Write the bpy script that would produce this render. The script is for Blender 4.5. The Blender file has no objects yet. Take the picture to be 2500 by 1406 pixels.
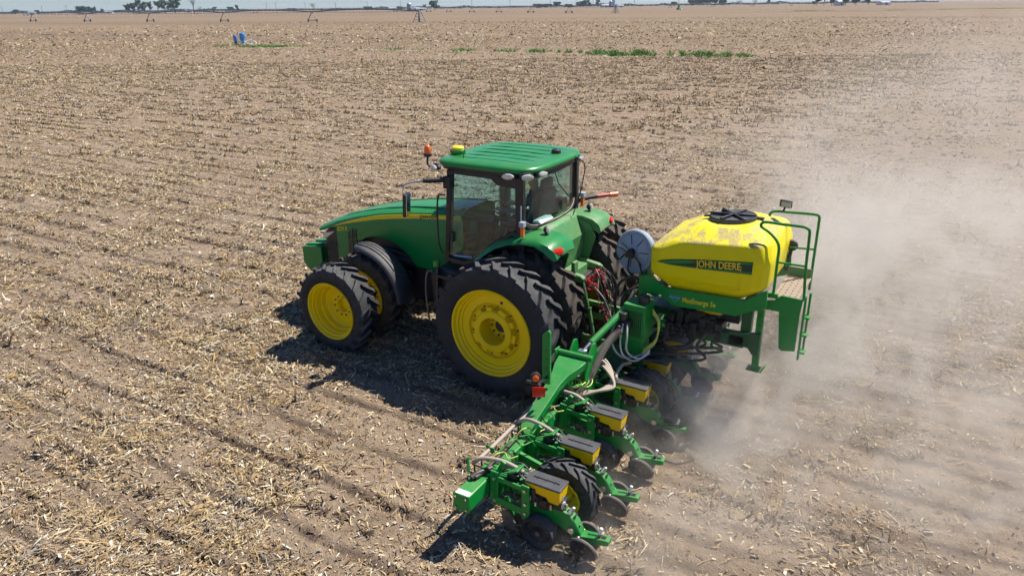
import bpy, bmesh, math, random
import numpy as np
from mathutils import Vector, Matrix, Euler

random.seed(7)
RNG = np.random.default_rng(11)
R_ = math.radians
scene = bpy.context.scene
COL = scene.collection

# ------------------------------------------------------------------ camera, sky, sun, exposure
CAM_POS = (-5.0786, 9.5537, 5.2878)
CAM_YAW, CAM_PITCH, CAM_ROLL = -1.0305, R_(-21.16), R_(-0.73)
cam_data = bpy.data.cameras.new('camera')
cam_data.sensor_width = 36.0
cam_data.lens = 1782.6 / 2500.0 * 36.0
cam_data.clip_start, cam_data.clip_end = 0.1, 20000.0
cam = bpy.data.objects.new('camera', cam_data)
COL.objects.link(cam)
fw = Vector((math.cos(CAM_PITCH) * math.cos(CAM_YAW), math.cos(CAM_PITCH) * math.sin(CAM_YAW), math.sin(CAM_PITCH)))
rt = Vector((math.sin(CAM_YAW), -math.cos(CAM_YAW), 0.0))
up = rt.cross(fw)
cr, sr = math.cos(CAM_ROLL), math.sin(CAM_ROLL)
rt2, up2 = rt * cr + up * sr, up * cr - rt * sr
cm = Matrix((rt2, up2, -fw)).transposed().to_4x4()
cm.translation = CAM_POS
cam.matrix_world = cm
scene.camera = cam

SUN_DIR = Vector((0.24, 0.36, -0.70)).normalized()          # the way the light travels
SUN_EL = math.asin(-SUN_DIR.z)
SUN_AZ = math.atan2(-SUN_DIR.x, -SUN_DIR.y)
world = bpy.data.worlds.new('World')
scene.world = world
world.use_nodes = True
wn = world.node_tree
wn.nodes.clear()
sky = wn.nodes.new('ShaderNodeTexSky')
sky.sky_type = 'NISHITA'
sky.sun_disc = False
sky.sun_elevation = SUN_EL
sky.sun_rotation = SUN_AZ
sky.altitude = 900
sky.air_density, sky.dust_density, sky.ozone_density = 1.0, 0.3, 2.0
bg = wn.nodes.new('ShaderNodeBackground')
bg.inputs[1].default_value = 0.060
wo = wn.nodes.new('ShaderNodeOutputWorld')
tintn = wn.nodes.new('ShaderNodeMix')
tintn.data_type, tintn.blend_type = 'RGBA', 'MULTIPLY'
tintn.inputs[0].default_value = 1.0
tintn.inputs[7].default_value = (0.80, 0.97, 1.28, 1)      # clear spring air: the sky stays blue down to the horizon
wn.links.new(sky.outputs[0], tintn.inputs[6])
wn.links.new(tintn.outputs[2], bg.inputs[0])
wn.links.new(bg.outputs[0], wo.inputs[0])

sun_data = bpy.data.lights.new('sun', 'SUN')
sun_data.energy = 5.0
sun_data.angle = R_(0.53)
sun_data.color = (1.0, 0.945, 0.85)
sun = bpy.data.objects.new('sun', sun_data)
COL.objects.link(sun)
sun.rotation_euler = SUN_DIR.to_track_quat('-Z', 'Y').to_euler()
sun.location = (-20, -30, 60)

vs = scene.view_settings
scene.display_settings.display_device = 'sRGB'
vs.view_transform, vs.look, vs.exposure, vs.gamma, vs.use_curve_mapping = 'Standard', 'None', 0.50, 1.0, False
cy = scene.cycles
cy.use_denoising = True
cy.use_adaptive_sampling, cy.adaptive_threshold, cy.adaptive_min_samples = True, 0.04, 16
cy.max_bounces, cy.diffuse_bounces, cy.glossy_bounces = 6, 3, 3
cy.transparent_max_bounces, cy.transmission_bounces, cy.volume_bounces = 12, 4, 1
cy.volume_step_rate = 1.0
cy.sample_clamp_indirect = 6.0

# ------------------------------------------------------------------ helpers
ORG = {}
SMALL = ('bolts', 'fittings', 'rivets', 'bars', 'hoses', '_slot', '_hole', 'louvre', 'loops', '_ribs', 'harness', 'seams', 'cables', 'couplers', 'handles', 'hoops')   # sets too small to pick apart


def tag(o, label, cat, group=None, kind=None):
    o['label'] = label
    o['category'] = cat
    if group:
        o['group'] = group
    if kind:
        o['kind'] = kind
    return o


def empty(name, loc=(0, 0, 0), parent=None, rotz=0.0):
    o = bpy.data.objects.new(name, None)
    o.empty_display_size = 0.2
    COL.objects.link(o)
    base = Vector(ORG[parent]) if parent else Vector((0, 0, 0))
    o.location = Vector(loc) - base
    o.rotation_euler = (0, 0, rotz)
    o.parent = parent
    ORG[o] = Vector(loc)
    return o


class MB:
    """collects faces; build() links them as one mesh object"""

    def __init__(self):
        self.v, self.f = [], []

    def add(self, vs_, fs_):
        o = len(self.v)
        self.v += [tuple(p) for p in vs_]
        self.f += [tuple(i + o for i in f) for f in fs_]
        return self

    def box(self, c, s, rot=None):
        h = [x / 2 for x in s]
        pts = [Vector((sx * h[0], sy * h[1], sz * h[2])) for sz in (-1, 1) for sy in (-1, 1) for sx in (-1, 1)]
        if rot:
            m = Euler(rot).to_matrix()
            pts = [m @ p for p in pts]
        pts = [p + Vector(c) for p in pts]
        return self.add(pts, [(0, 2, 3, 1), (4, 5, 7, 6), (0, 1, 5, 4), (2, 6, 7, 3), (0, 4, 6, 2), (1, 3, 7, 5)])

    def prism(self, prof, axis, a, b):
        n = len(prof)
        put = {'y': lambda p, t: (p[0], t, p[1]), 'x': lambda p, t: (t, p[0], p[1]), 'z': lambda p, t: (p[0], p[1], t)}[axis]
        pts = [put(p, a) for p in prof] + [put(p, b) for p in prof]
        fs = [tuple(range(n)), tuple(range(2 * n - 1, n - 1, -1))]
        fs += [(i, (i + 1) % n, (i + 1) % n + n, i + n) for i in range(n)]
        return self.add(pts, fs)

    def loft(self, secs, caps=True, ring=True):
        n = len(secs[0])
        pts = [p for s in secs for p in s]
        fs = []
        for k in range(len(secs) - 1):
            for i in range(n if ring else n - 1):
                j = (i + 1) % n
                fs.append((k * n + i, k * n + j, (k + 1) * n + j, (k + 1) * n + i))
        if caps and ring:
            fs.append(tuple(range(n)))
            fs.append(tuple(range((len(secs) - 1) * n, len(secs) * n)))
        return self.add(pts, fs)

    def tube(self, pts, r, n=8, caps=True):
        pts = [Vector(p) for p in pts]
        rs = r if isinstance(r, (list, tuple)) else [r] * len(pts)
        t0 = (pts[1] - pts[0]).normalized()
        a = t0.cross(Vector((0, 0, 1)))
        if a.length < 1e-3:
            a = t0.cross(Vector((0, 1, 0)))
        a.normalize()
        secs = []
        for i, p in enumerate(pts):
            t = (pts[min(i + 1, len(pts) - 1)] - pts[max(i - 1, 0)])
            if t.length < 1e-9:
                t = t0
            t = t.normalized()
            a = (a - t * a.dot(t))
            if a.length < 1e-6:
                a = t.orthogonal()
            a.normalize()
            b = t.cross(a)
            secs.append([p + (a * math.cos(2 * math.pi * k / n) + b * math.sin(2 * math.pi * k / n)) * rs[i] for k in range(n)])
        return self.loft(secs, caps)

    def bar(self, p, q, w, h, upv=(0, 0, 1)):
        p, q = Vector(p), Vector(q)
        t = (q - p).normalized()
        s = t.cross(Vector(upv)).normalized()
        u = s.cross(t)
        secs = [[c + s * sx * w / 2 + u * sz * h / 2 for sx, sz in ((-1, -1), (1, -1), (1, 1), (-1, 1))] for c in (p, q)]
        return self.loft(secs)

    def lathe(self, prof, c=(0, 0, 0), axis=(0, 1, 0), n=32, caps=False):
        ax = Vector(axis).normalized()
        a = ax.orthogonal().normalized()
        if abs(ax.y) > 0.9:
            a = Vector((1, 0, 0)) - ax * ax.x
            a.normalize()
        b = ax.cross(a)
        c = Vector(c)
        secs = [[c + ax * h + (a * math.cos(2 * math.pi * k / n) + b * math.sin(2 * math.pi * k / n)) * r for k in range(n)] for r, h in prof]
        return self.loft(secs, caps)

    def cyl(self, p, q, r, n=14):
        return self.tube([p, q], r, n)

    def ball(self, c, rx, ry, rz, n=14, m=8):
        c = Vector(c)
        secs = []
        for j in range(m + 1):
            th = math.pi * j / m
            rr = max(math.sin(th), 0.002)
            secs.append([c + Vector((rx * rr * math.cos(2 * math.pi * k / n), ry * rr * math.sin(2 * math.pi * k / n), rz * math.cos(th))) for k in range(n)])
        return self.loft(secs)

    def mesh(self, name, org=(0, 0, 0), smooth=35.0, fix=True):
        me = bpy.data.meshes.new(name)
        ox, oy, oz = org
        me.from_pydata([(x - ox, y - oy, z - oz) for x, y, z in self.v], [], self.f)
        if fix:
            bm = bmesh.new()
            bm.from_mesh(me)
            bmesh.ops.recalc_face_normals(bm, faces=bm.faces)
            bm.to_mesh(me)
            bm.free()
        if smooth:
            me.shade_smooth()
            me.set_sharp_from_angle(angle=R_(smooth))
        return me

    def build(self, name, material, parent=None, smooth=35.0, bevel=0.0, seg=2, fix=True):
        org = ORG[parent] if parent else (0, 0, 0)
        me = self.mesh(name, org, smooth, fix)
        me.materials.append(material)
        o = bpy.data.objects.new(name, me)
        COL.objects.link(o)
        o.parent = parent
        ORG[o] = Vector(org)
        if name.endswith(SMALL):
            o['kind'] = 'stuff'
        if bevel:
            b = o.modifiers.new('bevel', 'BEVEL')
            b.width, b.segments, b.limit_method, b.angle_limit = bevel, seg, 'ANGLE', R_(40)
            b.harden_normals = False
        return o


def curve_pts(pts, n=6):
    """Catmull-Rom through the points"""
    P = [Vector(p) for p in pts]
    P = [P[0] * 2 - P[1]] + P + [P[-1] * 2 - P[-2]]
    out = []
    for i in range(1, len(P) - 2):
        for k in range(n):
            t = k / n
            a, b, c, d = P[i - 1], P[i], P[i + 1], P[i + 2]
            out.append(0.5 * ((2 * b) + (c - a) * t + (2 * a - 5 * b + 4 * c - d) * t * t + (3 * b - a - 3 * c + d) * t ** 3))
    out.append(P[-2])
    return out


def arc2(cx, cz, r, a0, a1, n):
    return [(cx + r * math.cos(R_(a0 + (a1 - a0) * i / n)), cz + r * math.sin(R_(a0 + (a1 - a0) * i / n))) for i in range(n + 1)]


def text(body, size, loc, xdir, updir, material, parent, name='lettering', extrude=0.003, offset=0.0, shear=0.0, spacing=1.0, sx=1.0):
    cu = bpy.data.curves.new(name, 'FONT')
    cu.body, cu.size, cu.extrude, cu.offset, cu.shear, cu.space_character = body, size, extrude, offset, shear, spacing
    cu.materials.append(material)
    t_ = bpy.data.objects.new(name, cu)
    COL.objects.link(t_)
    dg = bpy.context.evaluated_depsgraph_get()
    me = bpy.data.meshes.new_from_object(t_.evaluated_get(dg))
    bpy.data.objects.remove(t_)
    bpy.data.curves.remove(cu)
    me.materials.clear()
    me.materials.append(material)
    o = bpy.data.objects.new(name, me)
    o['kind'] = 'stuff'
    COL.objects.link(o)
    x = Vector(xdir).normalized()
    z = x.cross(Vector(updir)).normalized()
    y = z.cross(x)
    m = Matrix((x * sx, y, z)).transposed().to_4x4()
    m.translation = Vector(loc) - Vector(ORG[parent])
    o.parent = parent
    o.matrix_local = m
    return o


def copy_tree(o, parent=None):
    c = o.copy()
    COL.objects.link(c)
    c.parent = parent
    ORG[c] = ORG.get(o, Vector((0, 0, 0)))
    for ch in list(o.children):
        copy_tree(ch, c)
    return c


# ------------------------------------------------------------------ materials
def new_mat(name):
    m = bpy.data.materials.new(name)
    m.use_nodes = True
    nt = m.node_tree
    nt.nodes.clear()
    out = nt.nodes.new('ShaderNodeOutputMaterial')
    return m, nt, out


def nd(nt, typ, **kw):
    n = nt.nodes.new(typ)
    for k, v in kw.items():
        setattr(n, k, v)
    return n


def noise(nt, vec, scale, detail=3.0, rough=0.55, dist=0.0):
    n = nd(nt, 'ShaderNodeTexNoise')
    n.inputs['Scale'].default_value = scale
    n.inputs['Detail'].default_value = detail
    n.inputs['Roughness'].default_value = rough
    n.inputs['Distortion'].default_value = dist
    if vec is not None:
        nt.links.new(vec, n.inputs['Vector'])
    return n.outputs['Fac']


def ramp(nt, fac, stops):
    r = nd(nt, 'ShaderNodeValToRGB')
    els = r.color_ramp.elements
    while len(els) < len(stops):
        els.new(0.5)
    for e, (p, c) in zip(els, stops):
        e.position = p
        e.color = (c, c, c, 1) if isinstance(c, (int, float)) else (*c, 1)
    nt.links.new(fac, r.inputs[0])
    return r.outputs[0]


def mixc(nt, fac, a, b, mode='MIX'):
    n = nd(nt, 'ShaderNodeMix', data_type='RGBA', blend_type=mode)
    for sock, val in ((n.inputs[0], fac), (n.inputs[6], a), (n.inputs[7], b)):
        if isinstance(val, bpy.types.NodeSocket):
            nt.links.new(val, sock)
        elif isinstance(val, (int, float)):
            sock.default_value = val
        else:
            sock.default_value = (*val, 1)
    return n.outputs[2]


def math_(nt, op, a, b=None, c=None, clamp=False):
    n = nd(nt, 'ShaderNodeMath', operation=op, use_clamp=clamp)
    for i, v in enumerate((a, b, c)):
        if v is None:
            continue
        if isinstance(v, bpy.types.NodeSocket):
            nt.links.new(v, n.inputs[i])
        else:
            n.inputs[i].default_value = v
    return n.outputs[0]


def bump(nt, h, strength, dist):
    b = nd(nt, 'ShaderNodeBump')
    b.inputs['Strength'].default_value = strength
    b.inputs['Distance'].default_value = dist
    nt.links.new(h, b.inputs['Height'])
    return b.outputs[0]


DUST = (0.40, 0.31, 0.235)


def surf(name, base, rough=0.5, metal=0.0, dust=0.0, dscale=3.0, coat=0.0, var=0.12, bumpy=0.0, bscale=60.0, spec=0.5, up=0.35, dcol=None):
    """painted / rubber / plastic surface: slight colour variation plus field dust, more of it on faces that look up"""
    m, nt, out = new_mat(name)
    p = nd(nt, 'ShaderNodeBsdfPrincipled')
    geo = nd(nt, 'ShaderNodeNewGeometry')
    pos = geo.outputs['Position']
    n1 = noise(nt, pos, dscale, 5.0, 0.6)
    n2 = noise(nt, pos, dscale * 9, 3.0, 0.6)
    dark = tuple(c * (1 - var) for c in base)
    lite = tuple(min(1, c * (1 + var)) for c in base)
    col = mixc(nt, n2, dark, lite)
    rg = None
    if dust > 0:
        sep = nd(nt, 'ShaderNodeSeparateXYZ')
        nt.links.new(geo.outputs['Normal'], sep.inputs[0])
        upf = math_(nt, 'MULTIPLY_ADD', sep.outputs[2], up, 1 - up, clamp=True)
        k = ramp(nt, math_(nt, 'MULTIPLY_ADD', n2, 0.4, math_(nt, 'MULTIPLY', n1, 0.8)), [(0.42, 0.0), (0.78, 1.0)])
        k = math_(nt, 'MULTIPLY', math_(nt, 'MULTIPLY', math_(nt, 'MULTIPLY_ADD', k, 0.85, 0.15), upf), dust, clamp=True)
        col = mixc(nt, k, col, dcol or DUST)
        rg = math_(nt, 'MULTIPLY_ADD', k, 0.9 - rough, rough, clamp=True)
    nt.links.new(col, p.inputs['Base Color'])
    if rg is not None:
        nt.links.new(rg, p.inputs['Roughness'])
    else:
        p.inputs['Roughness'].default_value = rough
    p.inputs['Metallic'].default_value = metal
    p.inputs['Specular IOR Level'].default_value = spec
    p.inputs['Coat Weight'].default_value = coat
    p.inputs['Coat Roughness'].default_value = 0.12
    if bumpy > 0:
        nt.links.new(bump(nt, noise(nt, pos, bscale, 3.0, 0.6), bumpy, 0.01), p.inputs['Normal'])
    nt.links.new(p.outputs[0], out.inputs[0])
    return m


def glass_mat(name, tint, gloss=1.0, dusty=0.0):
    m, nt, out = new_mat(name)
    tr = nd(nt, 'ShaderNodeBsdfTransparent')
    tr.inputs[0].default_value = (*tint, 1)
    gl = nd(nt, 'ShaderNodeBsdfGlossy')
    gl.inputs['Roughness'].default_value = 0.03
    fr = nd(nt, 'ShaderNodeLayerWeight')
    fr.inputs[0].default_value = 0.5
    f5 = math_(nt, 'MULTIPLY_ADD', math_(nt, 'POWER', fr.outputs['Facing'], 4.0), 0.9, 0.05)
    mx = nd(nt, 'ShaderNodeMixShader')
    nt.links.new(math_(nt, 'MULTIPLY', f5, gloss, clamp=True), mx.inputs[0])
    nt.links.new(tr.outputs[0], mx.inputs[1])
    nt.links.new(gl.outputs[0], mx.inputs[2])
    last = mx
    if dusty:
        df = nd(nt, 'ShaderNodeBsdfDiffuse')
        df.inputs[0].default_value = (*DUST, 1)
        geo = nd(nt, 'ShaderNodeNewGeometry')
        k = ramp(nt, noise(nt, geo.outputs['Position'], 2.5, 5.0), [(0.35, 0.0), (0.75, 1.0)])
        m2 = nd(nt, 'ShaderNodeMixShader')
        nt.links.new(math_(nt, 'MULTIPLY', k, dusty), m2.inputs[0])
        nt.links.new(last.outputs[0], m2.inputs[1])
        nt.links.new(df.outputs[0], m2.inputs[2])
        last = m2
    nt.links.new(last.outputs[0], out.inputs[0])
    return m


GREEN = surf('green_paint', (0.0015, 0.215, 0.042), 0.30, dust=0.14, coat=0.15, var=0.06, up=0.95, spec=0.4)
GREEN_P = surf('planter_green_paint', (0.0015, 0.245, 0.036), 0.36, dust=0.24, dscale=5.0, coat=0.08, var=0.08, up=0.95, spec=0.35)
GREEN_DUSTY = surf('dusty_green_paint', (0.012, 0.24, 0.045), 0.4, dust=0.50, dscale=2.0, coat=0.2, var=0.06)
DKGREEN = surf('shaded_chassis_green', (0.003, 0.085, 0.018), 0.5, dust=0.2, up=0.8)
YELLOW = surf('wheel_yellow_paint', (0.93, 0.68, 0.0), 0.42, dust=0.14, var=0.05, up=0.9, spec=0.25)
HOPY = surf('hopper_yellow_plastic', (0.86, 0.56, 0.0), 0.48, dust=0.12, var=0.05, up=0.9, spec=0.25)
STRIPE = surf('stripe_yellow_vinyl', (0.80, 0.62, 0.008), 0.4, var=0.03)
RUBBER = surf('tyre_rubber', (0.024, 0.026, 0.030), 0.75, dcol=(0.17, 0.165, 0.165), dust=0.75, dscale=2.2, var=0.2, bumpy=0.25, bscale=25, spec=0.3, up=0.85)
RUBBER_IN = surf('dusty_tyre_rubber', (0.030, 0.028, 0.027), 0.8, dcol=(0.19, 0.155, 0.125), dust=0.70, dscale=2.0, var=0.2, bumpy=0.25, bscale=25, spec=0.25, up=0.55)
BLACK = surf('black_plastic', (0.012, 0.013, 0.016), 0.45, dust=0.05, var=0.1)
BLACK_M = surf('black_steel', (0.012, 0.013, 0.016), 0.4, dust=0.2, var=0.1)
FEND = surf('grey_black_fender_plastic', (0.030, 0.032, 0.038), 0.5, dust=0.45, dscale=3.0, up=0.92, dcol=(0.24, 0.225, 0.215))
LIDM = surf('charcoal_lid_plastic', (0.040, 0.045, 0.056), 0.5, dust=0.28, dscale=7.0, up=0.5, dcol=(0.22, 0.20, 0.185))
STEEL = surf('bright_steel', (0.62, 0.63, 0.65), 0.3, metal=1.0, dust=0.15)
DSTEEL = surf('worn_disc_steel', (0.20, 0.19, 0.18), 0.45, metal=0.7, dust=0.45, dscale=6)
GALV = surf('galvanised_steel', (0.42, 0.47, 0.52), 0.45, metal=0.4, var=0.1)
WHITE = surf('white_plastic', (0.86, 0.86, 0.84), 0.4)
ORANGE = surf('amber_lens', (0.85, 0.14, 0.008), 0.2, coat=0.6, var=0.05)
RED = surf('red_lens', (0.72, 0.02, 0.012), 0.2, coat=0.6, var=0.05)
REDP = surf('red_coupler_plastic', (0.62, 0.015, 0.03), 0.45, dust=0.1)
LAMPG = surf('lamp_glass', (0.62, 0.62, 0.60), 0.12, metal=0.35, coat=0.8, dust=0.2, dscale=8)
HOSET = surf('tan_seed_hose', (0.40, 0.33, 0.27), 0.6, dust=0.3, dscale=8)
HOSEG = surf('grey_corrugated_hose', (0.20, 0.175, 0.15), 0.65, dust=0.3, dscale=12, bumpy=0.6, bscale=90)
HOSEB = surf('black_hydraulic_hose', (0.012, 0.013, 0.015), 0.4, dust=0.2, dscale=9)
HOSES = surf('silver_sleeved_hose', (0.55, 0.56, 0.58), 0.4, metal=0.5, dust=0.2, dscale=9)
WIREY = surf('yellow_green_tube', (0.55, 0.62, 0.10), 0.4, dust=0.15)
WIREG = surf('green_tube', (0.10, 0.40, 0.06), 0.4, dust=0.1)
BLUEP = surf('blue_pump_paint', (0.015, 0.26, 0.66), 0.4, dust=0.1)
FANM = surf('grey_fan_plastic', (0.34, 0.41, 0.50), 0.36, dust=0.12, dscale=4)
SEATM = surf('seat_cloth', (0.035, 0.036, 0.036), 0.9)
LETT = surf('dark_lettering_vinyl', (0.006, 0.035, 0.014), 0.4, var=0.02)
LETTY = surf('yellow_lettering_vinyl', (0.85, 0.68, 0.02), 0.4, var=0.02)
DECALG = surf('decal_green_vinyl', (0.006, 0.22, 0.05), 0.35, var=0.02)
DECALD = surf('decal_dark_vinyl', (0.002, 0.035, 0.02), 0.35, var=0.02)
LBLUE = surf('pale_blue_vinyl', (0.14, 0.36, 0.62), 0.4, var=0.05)
GLASS = glass_mat('tinted_cab_glass', (0.70, 0.91, 0.95), 1.1, 0.0)
GLASS_R = glass_mat('dusty_rear_glass', (0.64, 0.86, 0.84), 0.9, 0.08)
MIRROR = surf('mirror_glass', (0.72, 0.76, 0.80), 0.05, metal=1.0, var=0.0)


def tank_mat():
    """yellow moulded plastic with scuffed patches of dried dust on its shoulders"""
    m, nt, out = new_mat('yellow_tank_plastic')
    p = nd(nt, 'ShaderNodeBsdfPrincipled')
    geo = nd(nt, 'ShaderNodeNewGeometry')
    pos = geo.outputs['Position']
    sep = nd(nt, 'ShaderNodeSeparateXYZ')
    nt.links.new(geo.outputs['Normal'], sep.inputs[0])
    base = mixc(nt, noise(nt, pos, 4.0, 3), (0.78, 0.66, 0.0), (0.86, 0.74, 0.002))
    mp = nd(nt, 'ShaderNodeMapping')
    mp.inputs['Scale'].default_value = (5.5, 3.0, 2.0)
    nt.links.new(pos, mp.inputs[0])
    blot = ramp(nt, noise(nt, mp.outputs[0], 1.0, 6.0, 0.72, 0.4), [(0.47, 0.0), (0.53, 1.0)])
    fine = ramp(nt, noise(nt, pos, 30.0, 4.0, 0.7), [(0.30, 0.35), (0.6, 1.0)])
    upz = ramp(nt, sep.outputs[2], [(0.45, 0.0), (0.60, 1.0), (0.955, 1.0), (0.985, 0.25)])
    k = math_(nt, 'MULTIPLY', math_(nt, 'MULTIPLY', blot, fine), upz)
    k = math_(nt, 'MULTIPLY', k, 0.85)
    film = math_(nt, 'MULTIPLY', ramp(nt, noise(nt, pos, 2.0, 4.0), [(0.35, 0.0), (0.8, 1.0)]),
                 ramp(nt, sep.outputs[2], [(0.3, 0.0), (0.8, 0.30)]))
    col = mixc(nt, film, base, (0.62, 0.52, 0.30))
    col = mixc(nt, k, col, (0.36, 0.28, 0.19))
    nt.links.new(col, p.inputs['Base Color'])
    nt.links.new(math_(nt, 'MULTIPLY_ADD', k, 0.4, 0.42), p.inputs['Roughness'])
    p.inputs['Specular IOR Level'].default_value = 0.25
    nt.links.new(p.outputs[0], out.inputs[0])
    return m


TANKM = tank_mat()

# ------------------------------------------------------------------ the ground
def _hash(ix, iy, seed):
    h = (ix.astype(np.int64) * 374761393 + iy.astype(np.int64) * 668265263 + seed * 1442695041) & 0xFFFFFFFF
    h = ((h ^ (h >> 13)) * 1274126177) & 0xFFFFFFFF
    return ((h ^ (h >> 16)) & 0xFFFF) / 65535.0


def vnoise(x, y, seed=0):
    ix, iy = np.floor(x), np.floor(y)
    fx, fy = x - ix, y - iy
    fx, fy = fx * fx * (3 - 2 * fx), fy * fy * (3 - 2 * fy)
    a, b = _hash(ix, iy, seed), _hash(ix + 1, iy, seed)
    c, d = _hash(ix, iy + 1, seed), _hash(ix + 1, iy + 1, seed)
    return (a * (1 - fx) + b * fx) * (1 - fy) + (c * (1 - fx) + d * fx) * fy


ROWS = 0.79          # row spacing of the planter
Y1 = 4.03            # row next to the near end of the toolbar
UNITS = [Y1 - ROWS * i for i in range(12)]
TRACKS = [1.50, 0.76, -0.76, -1.50]


def row_phase(y):
    return np.abs((y - Y1 + ROWS * 0.5) / ROWS - np.round((y - Y1 + ROWS * 0.5) / ROWS)) * ROWS    # distance to the line midway between the planter's rows


def ground_h(x, y):
    near = np.clip(1.5 - np.hypot(x + 2, y - 2) / 45.0, 0, 1)
    h = (vnoise(x * 0.35, y * 0.35, 1) - 0.5) * 0.05
    h = h + (vnoise(x * 1.6, y * 1.6, 2) - 0.5) * 0.035
    h = h + (vnoise(x * 5.0, y * 5.0, 3) - 0.5) * 0.022
    clod = vnoise(x * 13.0, y * 13.0, 4)
    h = h + np.maximum(clod - 0.45, 0) * 0.035 * (0.4 + 0.6 * vnoise(x * 0.9, y * 0.9, 6))
    wob = (vnoise(x * 0.5, y * 0.02, 7) - 0.5) * 0.16 + (vnoise(x * 2.6, y * 1.5, 11) - 0.5) * 0.07
    d = row_phase(y + wob)
    groove = np.exp(-(d / 0.045) ** 2)
    lip = np.exp(-((d - 0.11) / 0.045) ** 2)
    rough = 0.45 + 0.9 * vnoise(x * 2.2, y * 2.2, 8)
    ahead = np.clip((x + 2.0) / 0.4, 0, 1)
    h = h + ahead * (-0.052 * groove + 0.026 * lip) * rough * (0.25 + 1.1 * vnoise(x * 0.35, np.round((y - Y1 + ROWS * 0.5) / ROWS) * 7.3, 12))
    behind = 1 - np.clip((x + 2.6) / 0.4, 0, 1)
    inside = behind * (y < Y1 + 0.5)
    du = np.abs((y - Y1) / ROWS - np.round((y - Y1) / ROWS)) * ROWS
    h = h + inside * (-0.035 * np.exp(-(du / 0.05) ** 2) + 0.02 * np.exp(-((du - 0.14) / 0.05) ** 2)) * rough
    for ty, hw, x0, pitch in [(t, 0.23, -0.2, 0.28) for t in TRACKS] + [(Y1 - 0.37, 0.13, -2.4, 0.20), (Y1 - 2.78, 0.13, -2.4, 0.20)]:
        s = (y - ty) / hw
        m = np.clip(1.25 - np.abs(s), 0, 0.25) / 0.25 * np.clip((x0 - x) / 0.4, 0, 1)
        ph = (x + np.abs(y - ty) * 0.8) / pitch + np.where(s > 0, 0.5, 0.0)
        lug = np.clip(np.abs(ph - np.round(ph)) * 4 - 1.0, 0, 1)
        h = h * (1 - 0.65 * m) + m * (-0.035 + 0.03 * lug * (0.5 + vnoise(x * 1.3, y * 1.3, 9)))
    return h * near - 0.0


def graded(lo, hi, fine, far_lo, far_hi, g=1.09):
    mid = list(np.arange(lo, hi, fine))
    a, s = [], fine
    p = hi
    while p < far_hi:
        a.append(p)
        s *= g
        p += s
    a.append(far_hi)
    b, s, p = [], fine, lo
    while p > far_lo:
        s *= g
        p -= s
        b.append(max(p, far_lo))
    return np.array(sorted(set(b)) + mid + a)


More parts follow.
